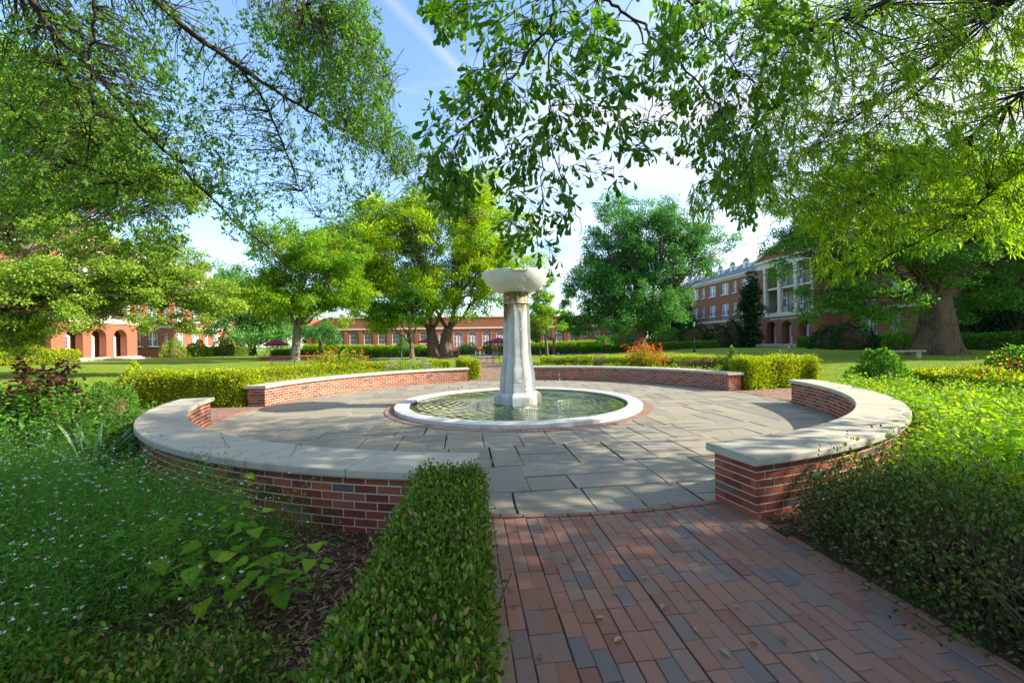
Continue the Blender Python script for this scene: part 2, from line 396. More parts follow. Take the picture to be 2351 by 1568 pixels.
M['bronze'] = plain('bronze_light_housing', (.16,.18,.2), .5, .4, .15, 20, .6)
M['teak'] = plain('weathered_wood', (.23,.15,.09), .8, .2, .2, 8)
M['stone'] = plain('old_bench_stone', (.33,.27,.2), .9, .15, .2, 4, bump=.4)
M['umb'] = plain('maroon_canvas', (.22,.02,.07), .8, .15, .1, 2)
M['terra'] = plain('terracotta', (.35,.12,.06), .85, .15, .15, 5)
M['lampglass'] = plain('frosted_lamp_glass', (.6,.62,.6), .4, .4, .05, 4)
t = NT('window_glass'); co = t.coord()
c = t.ramp(t.noise(co, .45, 2), [(.4, (.07,.10,.12)), (.6, (.22,.28,.27))])
M['glass'] = t.out(t.prin(c, .12, None, .6))
M['darkglass'] = t.out(t.prin(c, .12, None, .6)) if False else plain('dark_window_glass', (.05,.06,.09), .12, .6, .3, 1)

# water
t = NT('fountain_water'); co = t.coord()
def ring(cx, cy, fr, fall):
    sep = t.n('ShaderNodeSeparateXYZ', {0: co})
    dx = t.math('SUBTRACT', sep.outputs[0], cx); dy = t.math('SUBTRACT', sep.outputs[1], cy)
    d = t.math('SQRT', t.math('ADD', t.math('MULTIPLY', dx, dx), t.math('MULTIPLY', dy, dy)))
    d2 = t.math('ADD', d, t.math('MULTIPLY', t.noise(co, 1.4, 2), .35))
    return t.math('MULTIPLY', t.math('SINE', t.math('MULTIPLY', d2, fr)), t.math('POWER', 2.718, t.math('MULTIPLY', d, -fall)))
h = t.math('ADD', ring(.15, -.85, 30, .45), t.math('ADD', ring(-1.0, .15, 36, .7), ring(1.1, -.1, 34, .7)))
h = t.math('ADD', h, t.math('MULTIPLY', t.noise(co, 4, 4), 1.5))
M['water'] = t.out(t.prin(t.ramp(t.noise(co, 1.1, 3), [(.4, (.015,.035,.006)), (.65, (.09,.13,.014))]), .04, t.bump(h, .5, .03), .9, IOR=1.33))
M['foam'] = plain('water_foam', (.75,.8,.85), .25, .6, .1, 30)
# ---------------------------------------------------------------- terrain
def build_ground():
    def ax(lo, hi, n):
        s = np.linspace(-1, 1, n); k = 4.2
        w = np.sinh(k*s)/np.sinh(k)
        return np.where(w < 0, -w*lo, w*hi)
    xs = ax(-700, 700, 170) + CX; ys = ax(-300, 900, 170) + CY
    V = []; 
    for y in ys:
        for x in xs:
            d = math.hypot(x-CX, y-CY)
            z = hgt(x, y) + (0.02*math.sin(x*.31+1)*math.cos(y*.23) if d > 14 else 0)*sstep((d-14)/10)
            # low grassy bank on the left lawn
            q = ((x+18)/7)**2 + ((y-33)/4.0)**2
            z += .38*math.exp(-q)
            V.append((x, y, z))
    n = len(xs); i, j = np.meshgrid(np.arange(n-1), np.arange(n-1))
    a = (j*n+i).ravel(); F = np.stack([a, a+1, a+1+n, a+n], 1)
    o = np_mesh('lawn', V, F, np.full(len(F), .5), M['lawn'], smooth=True); tag(o, kind='structure')
build_ground()

def clip_circle(poly, r, n=96):
    out = poly
    for k in range(n):
        a = 2*PI*(k+.5)/n; nx, ny = math.cos(a), math.sin(a)
        if min(nx*p[0]+ny*p[1] for p in out) > r: return []
        if max(nx*p[0]+ny*p[1] for p in out) <= r: continue
        res = []
        for i in range(len(out)):
            p, q = out[i], out[(i+1) % len(out)]
            dp = nx*p[0]+ny*p[1]-r; dq = nx*q[0]+ny*q[1]-r
            if dp <= 0: res.append(p)
            if dp*dq < 0:
                t_ = dp/(dp-dq); res.append((p[0]+(q[0]-p[0])*t_, p[1]+(q[1]-p[1])*t_))
        out = res
        if len(out) < 3: return []
    return out

def slab(mb, poly, zt, zb, tint, gap, mi=0, tilt=.0015, conv=uv):
    x0_, x1_ = min(p[0] for p in poly), max(p[0] for p in poly); y0_, y1_ = min(p[1] for p in poly), max(p[1] for p in poly)
    cx, cy = (x0_+x1_)/2, (y0_+y1_)/2; hx, hy = max((x1_-x0_)/2, .03), max((y1_-y0_)/2, .03)
    L = []
    for off, z in ((gap, zb), (gap, zt-.003), (gap+.005, zt)):
        ring_ = []
        for x, y in poly:
            dx, dy = x-cx, y-cy
            sx = max(0, 1-off/hx); sy = max(0, 1-off/hy)
            ring_.append((cx+dx*sx, cy+dy*sy, z))
        L.append(ring_)
    tx, ty = random.uniform(-tilt, tilt), random.uniform(-tilt, tilt)
    V = [conv(x, y, z + (x-cx)*tx + (y-cy)*ty) for rg in L for x, y, z in rg]
    n = len(poly); Fs = [tuple(range(2*n, 3*n))]
    for l in (0, 1):
        for i in range(n): Fs.append((l*n+i, l*n+(i+1) % n, (l+1)*n+(i+1) % n, (l+1)*n+i))
    mb.faces(V, Fs, tint, mi)

def disc(name, r0, r1, z, m, a0=0, a1=360, n=120, kind='structure'):
    mb = MB()
    for k in range(n):
        b0 = a0+(a1-a0)*k/n; b1 = a0+(a1-a0)*(k+1)/n
        if r0 <= 0: mb.poly([pol(b0, 0, z), pol(b1, r1, z), pol(b0, r1, z)])
        else: mb.poly([pol(b0, r0, z), pol(b1, r0, z), pol(b1, r1, z), pol(b0, r1, z)])
    o = mb.build(name, m); tag(o, kind=kind); return o

def flagstones():
    disc('plaza_joints', 0, 6.9, .006, M['mossjoint'])
    mb = MB(); v = -7.0
    while v < 7.0:
        H = random.choice([.38, .48, .6, .9, 1.0]); u = -7.2 + random.uniform(-.8, 0)
        while u < 7.2:
            W = random.choice([.4, .5, .6, .75, .9, 1.05])
            if H > .8 and random.random() < .72:
                c = random.choice([.38, .5, .62])*H; cells = [(u, u+W, v, v+c), (u, u+W, v+c, v+H)]
                if random.random() < .35 and W > .7:
                    q = W*random.choice([.4, .55]); cells = [(u, u+W, v, v+c), (u, u+q, v+c, v+H), (u+q, u+W, v+c, v+H)]
            elif H > .8 and W > .85:
                cells = [(u, u+W*.5, v, v+H), (u+W*.5, u+W, v, v+H)]
            else: cells = [(u, u+W, v, v+H)]
            for (a, b, c_, d) in cells:
                j = lambda: random.uniform(-.012, .012)
                P = [(a+j(), c_+j()), (b+j(), c_+j()), (b+j(), d+j()), (a+j(), d+j())]
                P = clip_circle(P, 6.73)
                if len(P) < 3: continue
                if max(math.hypot(*p) for p in P) < 3.05: continue
                if abs(sum(P[i][0]*P[(i+1) % len(P)][1]-P[(i+1) % len(P)][0]*P[i][1] for i in range(len(P)))) < .012: continue
                slab(mb, P, .018+random.uniform(-.004, .004), .0, random.random(), random.uniform(.004, .013))
            u += W
        v += H
    o = mb.build('plaza_paving', M['flag']); tag(o, kind='structure')
flagstones()

def pavers(name, a0, a1, w, along, vfun, seed, z0=.016, border=True):
    """running bond path; a = distance along the path, b across it"""
    rnd = random.Random(seed); mb = MB(); nb = int(round(2*w/.1))
    P = (lambda b, a, z: uv(b, a, z)) if along == 'v' else (lambda b, a, z: uv(a, b, z))
    s = 1 if a1 > a0 else -1
    base = MB()
    for i in range(int(abs(a1-a0)/1.0)+1):
        q0 = a0+s*i; q1 = a0+s*min(i+1, abs(a1-a0))
        p = [P(-w-.02, q0, 0), P(w+.02, q0, 0), P(w+.02, q1, 0), P(-w-.02, q1, 0)]
        base.poly([Vector((k.x, k.y, hgt(k.x, k.y)*vfun+.008)) for k in p])
    tag(base.build(name+'_bed', M['joint']), kind='structure')
    for k in range(nb):
        b0 = -w+k*.1; b1 = b0+.1; a = a0 - s*rnd.choice([0, .1, .05, .15])
        drift = rnd.uniform(-.004, .004)
        while (a1-a)*s > 0:
            e = a+s*.2; lo, hi = (a, e) if s > 0 else (e, a)
            # start of the path follows the plaza's rim
            bm = (b0+b1)/2; lim = math.sqrt(max(0, 6.80**2-bm*bm))
            if abs(a0) < 7.5:
                if s > 0: lo = max(lo, lim)
                else: hi = min(hi, -lim)
            if hi-lo > .02:
                z = z0+rnd.uniform(-.0025, .0025); g = rnd.uniform(.0012, .003)
                x0, x1, y0, y1 = b0+g+drift, b1-g+drift, lo+g, hi-g
                t1, t2 = rnd.uniform(-.002, .002), rnd.uniform(-.002, .002); bv = .004
                V = []
                for (ins, zz) in ((0, -.02), (0, z-bv*.8), (bv, z)):
                    for (xx, yy, sx, sy) in ((x0, y0, 1, 1), (x1, y0, -1, 1), (x1, y1, -1, -1), (x0, y1, 1, -1)):
                        p = P(xx+sx*ins, yy+sy*ins, 0)
                        V.append((p.x, p.y, zz+hgt(p.x, p.y)*vfun + (t1*sx+t2*sy if ins else 0)))
                mb.faces(V, [(8,9,10,11),(0,1,5,4),(1,2,6,5),(2,3,7,6),(3,0,4,7),(4,5,9,8),(5,6,10,9),(6,7,11,10),(7,4,8,11)], rnd.random())
            a = e
    if border:
        for side in (-1, 1):
            a = a0
            while (a1-a)*s > 0:
                e = a+s*.205; lo, hi = (a, e) if s > 0 else (e, a)
                if abs(a0) < 7.5 and (abs(lo) < 7.22 or abs(hi) < 7.22): a = e; continue
                x0, x1 = (w+.006, w+.062) if side > 0 else (-w-.062, -w-.006)
                zz = z0+rnd.uniform(.0, .012); jx = rnd.uniform(-.004, .004); V = []
                for (ins, z) in ((0, -.05), (0, zz-.006), (.006, zz)):
                    for (xx, yy, sx, sy) in ((x0, lo+.004, 1, 1), (x1, lo+.004, -1, 1), (x1, hi-.004, -1, -1), (x0, hi-.004, 1, -1)):
                        p = P(xx+sx*ins+jx, yy+sy*ins, 0); V.append((p.x, p.y, z+hgt(p.x, p.y)*vfun))
                mb.faces(V, [(8,9,10,11),(0,1,5,4),(1,2,6,5),(2,3,7,6),(3,0,4,7),(4,5,9,8),(5,6,10,9),(6,7,11,10),(7,4,8,11)], .1+.2*rnd.random())
                a = e
    # soldier strip where it meets the flagstones
    if abs(a0) < 7.5:
        base_az = {('v', -1): 173.5, ('v', 1): -6.5, ('u', -1): -96.5, ('u', 1): 83.5}[(along, s)]
        da = math.degrees(.205/6.77); n = int(w/.205)
        for k in range(-n-1, n+1):
            c0 = base_az+k*da+.06; c1 = base_az+(k+1)*da-.06; zt = .026+rnd.uniform(-.003, .003)
            V = [pol(c0, 6.740, 0), pol(c1, 6.740, 0), pol(c1, 6.795, 0), pol(c0, 6.795, 0), pol(c0, 6.740, zt), pol(c1, 6.740, zt), pol(c1, 6.795, zt), pol(c0, 6.795, zt)]
            mb.faces(V, [(4,5,6,7),(0,1,5,4),(1,2,6,5),(2,3,7,6),(3,0,4,7)], .05+.2*rnd.random())
    tag(mb.build(name, M['paver']), kind='structure')
pavers('near_brick_path', -6.6, -11.4, 1.2, 'v', 0, 3)
pavers('far_brick_path', 6.6, 36.4, 1.2, 'v', 0, 4)
pavers('left_brick_path', -6.6, -13.5, 1.2, 'u', 0, 5)
pavers('right_brick_path', 6.6, 13.5, 1.2, 'u', 0, 6)

# planting beds: gently mounded mulch rings between wall and outer hedge
def bed(name, a0, a1, r0, r1, amp=.03):
    n, m_ = 90, 26; V = []
    for i in range(n+1):
        for j in range(m_+1):
            az = a0+(a1-a0)*i/n; r = r0+(r1-r0)*j/m_; p = pol(az, r)
            e = min(i/n, 1-i/n)*8; e2 = min(j/m_, 1-j/m_)*6; k = min(1, e, e2+.25)
            V.append((p.x, p.y, .012 + amp*k + .018*k*math.sin(p.x*7.1+p.y*3)*math.cos(p.y*6.3-p.x)))
    F = [(i*(m_+1)+j, (i+1)*(m_+1)+j, (i+1)*(m_+1)+j+1, i*(m_+1)+j+1) for i in range(n) for j in range(m_)]
    o = np_mesh(name, V, F, np.full(len(F), .5), M['mulch'], smooth=True); tag(o, kind='structure')
# wall spans (azimuths about the fountain)
WALLS = {'fl': (-87.6, -17.2), 'fr': (4.0, 73.9), 'nr': (94.8, 163.9), 'nl': (184.3, 251.8)}
bed('far_left_mulch_bed', -86.5, -17.5, 7.1, 10.6)
bed('far_right_mulch_bed', 5, 73.5, 7.1, 10.6)
bed('near_right_mulch_bed', 95, 164, 7.1, 10.8)
bed('near_left_mulch_bed', 184.6, 251.5, 7.1, 10.8)

sb = MB()
for (a, b) in ((1.275, 4.6), (-4.6, -1.275)):
    sb.poly([uv(a, -12.5, .0105), uv(b, -12.5, .0105), uv(b, -6.95, .0105), uv(a, -6.95, .0105)])
tag(sb.build('near_mulch_ground', M['mulch']), kind='structure')
# ---------------------------------------------------------------- curved seat walls
RI, RO = 6.72, 7.19
NC, CH = 7, .071
HB = NC*CH
def arc_box(mb, a0, a1, r0, r1, z0, z1, tint, bev=0, mi=0):
    V = []
    L = [(0, z0), (0, z1)] if not bev else [(0, z0), (0, z1-bev), (bev, z1)]
    for ins, z in L:
        V += [pol(a0, r0+ins, z), pol(a1, r0+ins, z), pol(a1, r1-ins, z), pol(a0, r1-ins, z)]
    n = len(L)-1; Fs = [(3, 2, 1, 0), (4*n, 4*n+1, 4*n+2, 4*n+3)]
    for l in range(n):
        b = 4*l
        for i in range(4): Fs.append((b+i, b+(i+1) % 4, b+4+(i+1) % 4, b+4+i))
    mb.faces(V, Fs, tint, mi)

def seat_wall(key, label):
    a0, a1 = WALLS[key]; rnd = random.Random(key)
    mid = (a0+a1)/2; loc = pol(mid, (RI+RO)/2, 0)
    root = empty('seat_wall', loc, 0, label, 'wall', 'curved brick seat walls round the fountain plaza'); tag(root, kind='thing')
    def off(mb):
        mb.v = [(x-loc.x, y-loc.y, z) for x, y, z in mb.v]; return mb
    core = MB(); n = 48
    for k in range(n):
        b0 = a0+.02+(a1-a0-.04)*k/n; b1 = a0+.02+(a1-a0-.04)*(k+1)/n
        arc_box(core, b0, b1, RI+.003, RO-.003, -.1, HB+.004, .5)
    off(core).build('mortar', M['mortar'], root)
    mb = MB()
    for face in (0, 1):
        r = RI if face == 0 else RO
        bl = .2115; da = math.degrees(bl/r); g = math.degrees(.0062/r)
        for c in range(-1 if face else 0, NC):
            z0 = c*CH+.0065; z1 = (c+1)*CH-.0055; a = a0 - (da/2 if c % 2 else 0)
            while a < a1-.01:
                b0 = max(a+g, a0); b1 = min(a+da-g, a1); a += da
                if b1-b0 < .25: continue
                t_ = rnd.random()
                pr = rnd.uniform(-.0012, .0015)
                if face == 0: arc_box(mb, b0, b1, RI-pr, RI+.07, z0, z1, t_)
                else: arc_box(mb, b0, b1, RO-.07, RO+pr, z0, z1, t_)
    for e, s in ((a0, 1), (a1, -1)):
        for c in range(NC):
            z0 = c*CH+.0065; z1 = (c+1)*CH-.0055
            cuts = [(0, .10), (.11, .31), (.32, .47)] if c % 2 else [(0, .205), (.215, .42), (.43, .47)]
            for q0, q1 in cuts:
                d = math.degrees(.003/7)*s; w_ = math.degrees(.05/7)*s
                lo, hi = sorted((e-d, e+w_)); arc_box(mb, lo, hi, RI-.0025+q0+(0 if q0 else 0), RI+q1+(.0025 if q1 > .46 else 0), z0, z1, rnd.random())
    off(mb).build('brickwork', M['brick'], root)
    # coping stones
    ns = 8; ext = math.degrees(.055/7); A0, A1 = a0-ext, a1+ext
    widths = [1+rnd.uniform(-.12, .12) for _ in range(ns)]; tot = sum(widths); acc = 0
    c0, c1, z0, z1, bv = RI-.062, RO+.062, HB, HB+.078, .014
    for k in range(ns):
        b0 = A0+(A1-A0)*acc/tot; acc += widths[k]; b1 = A0+(A1-A0)*acc/tot
        g = math.degrees(.0055/7)
        b0 += g if k else 0; b1 -= g if k < ns-1 else 0
        st = MB(); prof = [(c0+bv*.6, z0), (c0, z0+bv), (c0, z1-bv), (c0+bv*.35, z1-bv*.35), (c0+bv, z1), (c1-bv, z1), (c1-bv*.35, z1-bv*.35), (c1, z1-bv), (c1, z0+bv), (c1-bv*.6, z0)]
        m_ = 7; V = []; N_ = len(prof); dz = rnd.uniform(-.0015, .0015)
        for i in range(m_+1):
            az = b0+(b1-b0)*i/m_
            V += [pol(az, r, z+dz) for r, z in prof]
        Fs = [(i*N_+j, (i+1)*N_+j, (i+1)*N_+(j+1) % N_, i*N_+(j+1) % N_) for i in range(m_) for j in range(N_)]
        Fs += [tuple(range(N_-1, -1, -1)), tuple(range(m_*N_, m_*N_+N_))]
        st.faces(V, Fs, rnd.random())
        off(st).build('coping_stone', M['lime'], root)
    for d in (-21.7, 0, 21.7):
        az = mid+d; p = pol(az, RI, 0); 
        ob = MB(); s = .105; R_ = Matrix.Rotation(-math.radians(az), 4, 'Z')
        # local: x across, y outwards from the wall face toward the plaza = -radial
        ob.box(-s, s, -.012, .02, .30, .372, .5)
        for q in range(4): ob.box(-s+.012, s-.012, -.022, -.008, .308+q*.0155, .3155+q*.0155, .2, 0, Matrix.Rotation(0, 4, 'X'))
        ob.v = [tuple((R_ @ Vector(v)) + Vector((p.x-loc.x, p.y-loc.y, 0))) for v in ob.v]
        ob.build('step_light', M['bronze'], root)
    return root
seat_wall('fl', 'curved brick seat wall with pale coping on the sunlit far left of the plaza')
seat_wall('fr', 'curved brick seat wall with pale coping behind the fountain on the far right')
seat_wall('nr', 'curved brick seat wall whose square end stands beside the near brick path on the right')
seat_wall('nl', 'curved brick seat wall with broad shaded coping above the white flowers on the left')

# ---------------------------------------------------------------- fountain
def xsec(a, n=96, w=.37, lobe=.885):
    P = []
    for k in range(n):
        ph = 2*PI*k/n; d = (ph+PI/4) % (PI/2) - PI/4
        if a*abs(math.tan(d)) <= w*a: r = a/math.cos(d)
        else: r = a*(lobe + .055*math.cos(4*(abs(d)-PI/4)*1.6))
        P.append((r*math.sin(ph), -r*math.cos(ph)))
    return P
def loft(mb, levels, n=96, **kw):
    V = []; Fs = []
    for a, z in levels: V += [(x, y, z) for x, y in xsec(a, n, **kw)]
    for i in range(len(levels)-1):
        for k in range(n): Fs.append((i*n+k, i*n+(k+1) % n, (i+1)*n+(k+1) % n, (i+1)*n+k))
    Fs.append(tuple(range((len(levels)-1)*n, len(levels)*n)))
    mb.faces(V, Fs)
def interp(tab, z):
    for (z0, a0), (z1, a1) in zip(tab, tab[1:]):
        if z0 <= z <= z1:
            q = (z-z0)/(z1-z0); q = q*q*(3-2*q)*.5+q*.5; return a0+(a1-a0)*q
    return tab[-1][1]
def textmesh(s, size):
    cu = bpy.data.curves.new('lettering', 'FONT'); cu.body = s; cu.size = size; cu.align_x = 'CENTER'; cu.extrude = 0; cu.resolution_u = 2
    ob = bpy.data.objects.new('lettering', cu); COL.objects.link(ob)
    bpy.context.view_layer.update()
    me = bpy.data.meshes.new_from_object(ob.evaluated_get(bpy.context.evaluated_depsgraph_get()))
    V = [tuple(v.co) for v in me.vertices]; Fs = [tuple(p.vertices) for p in me.polygons]
    bpy.data.objects.remove(ob); bpy.data.curves.remove(cu); bpy.data.meshes.remove(me)
    return V, Fs

def fountain():
    rz = -AX
    root = empty('fountain', (CX, CY, 0), -AX, 'tall white marble fountain with a shallow bowl on a stained pedestal', 'fountain'); tag(root, kind='thing')
    mb = MB()
    tab = [(.34, .435), (.42, .452), (.56, .45), (.75, .438), (.92, .412), (1.08, .378), (1.25, .354), (1.5, .342), (1.9, .335), (2.64, .322)]
    loft(mb, [(.455, .33), (.455, .44)] + [(interp(tab, .44+.1*i)*.985, .445+.1*i) for i in range(22)] + [(.318, 2.60)])
    mb.build('shaft', M['shaft'], root)
    pn = MB()
    for q in range(4):
        R_ = Matrix.Rotation(q*PI/2, 4, 'Z')
        for x in (-.27, -.20, .20, .27):
            zs = [.62+.095*i for i in range(20)]
            pn.tube([R_ @ Vector((x*interp(tab, z), -interp(tab, z)*.985-.001, z)) for z in zs], .0055, 4)
        for z in (.62, .66, 2.40, 2.44):
            a = interp(tab, z); pn.tube([R_ @ Vector((-.27*a, -a*.985-.001, z)), R_ @ Vector((.27*a, -a*.985-.001, z))], .006, 4)
    pn.build('panel_moulding', M['shaft'], root)
    pl = MB(); loft(pl, [(.60, -.05), (.60, .20), (.597, .24), (.585, .275), (.56, .305), (.52, .33), (.47, .345)], w=.39, lobe=.88)
    pl.build('plinth', M['plinth'], root)
    cp = MB(); cp.lathe([(.30, 2.63), (.328, 2.635), (.33, 2.665), (.318, 2.67), (.318, 2.69), (.322, 2.7), (.322, 2.715), (.312, 2.72), (.312, 2.86), (.322, 2.865), (.322, 2.885), (.31, 2.89), (.31, 2.93)], n=64)
    cp.v = [(x, y, z-.045) for x, y, z in cp.v]
    cp.build('capital', M['capital'], root)
    for q in range(8):
        rs = MB(); a = q*PI/4; R_ = Matrix.Rotation(a, 4, 'Z')
        c = Vector((0, -.316, 2.745))
        for k in range(6):
            b = k*PI/3; V = [c+Vector((.012*math.cos(b), -.008, .012*math.sin(b)))]
            for e in (-.5, 0, .5): V.append(c+Vector((.036*math.cos(b+e), -.004-.008*(e == 0), .036*math.sin(b+e))))
            rs.faces([R_ @ v for v in V], [(0, 1, 2), (0, 2, 3)])
        rs.build('rosette', M['marble'], root)
    bw = MB(); n = 96
    prof = [(.0, 2.91), (.31, 2.915), (.42, 2.935), (.53, 2.98), (.63, 3.05), (.72, 3.14), (.79, 3.24), (.84, 3.35), (.868, 3.46), (.872, 3.50), (.862, 3.512), (.83, 3.512), (.82, 3.50), (.80, 3.42), (.70, 3.24), (.5, 3.12), (0, 3.08)]
    prof = [(r, 2.87+(z-2.91)*.86) for r, z in prof]
    V = []; Fs = []
    for r, z in prof:
        for k in range(n):
            a = 2*PI*k/n; d = abs((a+PI) % (2*PI) - PI)
            zz = z - (.058 if (d < math.radians(12.5) and z > 3.35) else 0)
            V.append((r*math.sin(a), -r*math.cos(a), zz))
    for i in range(len(prof)-1):
        for k in range(n): Fs.append((i*n+k, i*n+(k+1) % n, (i+1)*n+(k+1) % n, (i+1)*n+k))
    bw.faces(V, Fs, smooth=True)
    bw.build('bowl', M['bowl'], root)
    # pool kerb of curved marble blocks
    ns = 9; R0, R1, H = 2.74, 3.08, .108
    for k in range(ns):
        b0 = 2*PI*(k+.28)/ns; b1 = 2*PI*(k+1.28)/ns-.0022; st = MB(); m_ = 10; V = []
        pr = [(R0, -.05), (R0, H-.008), (R0+.008, H), (R1-.010, H), (R1, H-.010), (R1, -.02)]
        for i in range(m_+1):
            a = b0+(b1-b0)*i/m_; V += [(r*math.sin(a), -r*math.cos(a), z) for r, z in pr]
        N_ = len(pr); Fs = [(i*N_+j, (i+1)*N_+j, (i+1)*N_+j+1, i*N_+j+1) for i in range(m_) for j in range(N_-1)]
        Fs += [tuple(range(N_)), tuple(range(m_*N_+N_-1, m_*N_-1, -1))]
        st.faces(V, Fs); st.build('pool_kerb_stone', M['marble'], root)
    dk = MB(); dk.lathe([(R0-.002, .02), (R0-.002, .062)], n=96); dk.build('waterline_band', M['darkin'], root)
    # inscription flat on the kerb facing the near path, groove shade put into colour
    V, Fs = textmesh('SUTTON FOUNTAIN', .115); V2 = []
    for x, y, z in V:
        a = (x+.35)/2.9; r = 2.965 - y; V2.append((r*math.sin(a), -r*math.cos(a), H+.0015))
    ins = MB(); ins.faces(V2, Fs); ins.build('inscription', plain('engraving_shade_paint', (.42,.43,.44), .9, .1), root)
    w = MB(); n = 120; w.faces([(0, 0, .048)]+[(2.738*math.cos(2*PI*k/n), 2.738*math.sin(2*PI*k/n), .048) for k in range(n)], [(0, 1+k, 1+(k+1) % n) for k in range(n)], smooth=True)
    wo = w.build('pool_water', M['water']); wo.location = (CX, CY, 0); wo.rotation_euler = (0, 0, -AX); tag(wo, kind='structure')
    w2 = MB(); w2.faces([(0, 0, 3.325)]+[(.80*math.cos(2*PI*k/48), .80*math.sin(2*PI*k/48)  , 3.325) for k in range(48)], [(0, 1+k, 1+(k+1) % 48) for k in range(48)], smooth=True)
    wb = w2.build('bowl_water', M['water']); wb.location = (CX, CY, 0); wb.rotation_euler = (0, 0, -AX); tag(wb, kind='structure')
    # falling drops and the splashes they make
    n = 420; rnd = RG
    zt = 3.33 - 3.26*rnd.random(n)**.8; drop = np.sqrt((3.45-zt)/3.4)
    lane = rnd.integers(0, 3, n)
    ax_ = np.array([0.10, 1.1, -1.0])[lane]; 
    px = np.where(lane == 0, .06+rnd.normal(0, .035, n), np.where(lane == 1, .90+.22*drop, -.90-.22*drop)) + rnd.normal(0, .012, n)
    py = np.where(lane == 0, -.89-.18*drop, -.05) + rnd.normal(0, .015, n)
    keep = (lane == 0) | (rnd.random(n) < .45)
    P = np.stack([px, py, zt], 1)[keep]; n = len(P)
    ln = .012+.03*rnd.random(n)
    V, F, k = leaf_arrays(P, np.tile([0, 0, -1.], (n, 1)), unit(n)*[1, 1, 0]+[0, .01, 0], ln, (np.array([[0,0,0],[.16,.6,0],[0,1,0],[-.16,.6,0]]), np.array([[0,1,2,3]])))
    V2, F2, k2 = leaf_arrays(P, np.tile([0, 0, -1.], (n, 1)), np.cross(unit(n)*[1, 1, 0]+[.01, 0, 0], [0, 0, 1.]), ln, (np.array([[0,0,0],[.16,.6,0],[0,1,0],[-.16,.6,0]]), np.array([[0,1,2,3]])))
    # splash crowns
    sp = []
    for (sx, sy, m_) in ((.12, -1.02, 260), (-1.02, .12, 70), (1.12, -.12, 110)):
        a = rnd.random(m_)*2*PI; r = np.abs(rnd.normal(0, .10, m_)); sp.append(np.stack([sx+r*np.cos(a)*1.3, sy+r*np.sin(a), .045+.045*rnd.random(m_)*(r < .08)], 1))
    S = np.concatenate(sp); m_ = len(S)
    V3, F3, k3 = leaf_arrays(S, unit(m_), unit(m_), .012+.02*rnd.random(m_), T_DIA)
    VV = np.concatenate([V, V2, V3]); FF = np.concatenate([F, F2+len(V), F3+len(V)+len(V2)])
    o = np_mesh('falling_water', VV, FF, np.full(len(FF), .5), M['foam']); o.location = (CX, CY, 0); o.rotation_euler = (0, 0, -AX); tag(o, kind='stuff')
fountain()
def brick_ring():
    mb = MB(); disc('kerb_ring_bed', 3.05, 3.302, .0235, M['joint'])
    n = 190
    for k in range(n):
        a0 = 360*k/n+.07; a1 = 360*(k+1)/n-.07
        arc_box(mb, a0, a1, 3.09, 3.30+random.uniform(-.004, .004), .0, .029+random.uniform(-.002, .002), .35+.35*random.random(), .004)
    tag(mb.build('brick_ring_paving', M['paver']), kind='structure')
brick_ring()
# ---------------------------------------------------------------- buildings
def facade(mb, x0, x1, z0, z1, y, ops, depth=.22, mi=0):
    """wall sheet in the plane y (front towards -y) with openings (xc, zb, w, h, arched) and their reveals"""
    xs = sorted({x0, x1, *[o[0]-o[2]/2 for o in ops], *[o[0]+o[2]/2 for o in ops]})
    zs = sorted({z0, z1, *[o[1] for o in ops], *[o[1]+o[3] for o in ops]})
    for i in range(len(xs)-1):
        for j in range(len(zs)-1):
            cx, cz = (xs[i]+xs[i+1])/2, (zs[j]+zs[j+1])/2
            if any(abs(cx-o[0]) < o[2]/2 and o[1] < cz < o[1]+o[3] for o in ops): continue
            mb.poly([(xs[i], y, zs[j]), (xs[i+1], y, zs[j]), (xs[i+1], y, zs[j+1]), (xs[i], y, zs[j+1])], mi=mi)
    for xc, zb, w, h, arch in ops:
        a, b, zt = xc-w/2, xc+w/2, zb+h; d = y+depth
        if not arch:
            out = [(a, zb), (b, zb), (b, zt), (a, zt)]
        else:
            r = w/2; zc = zt-r; n = 14
            arc = [(xc+r*math.cos(PI*k/n), zc+r*math.sin(PI*k/n)) for k in range(n+1)]
            out = [(a, zb), (b, zb)] + arc
            for k in range(n):
                p, q = arc[k], arc[k+1]; c = (b, zt) if k < n/2 else (a, zt)
                mb.poly([(c[0], y, c[1]), (q[0], y, q[1]), (p[0], y, p[1])], mi=mi)
        m = len(out)
        for k in range(m):
            p, q = out[k], out[(k+1) % m]
            mb.poly([(p[0], y, p[1]), (p[0], d, p[1]), (q[0], d, q[1]), (q[0], y, q[1])], mi=mi)

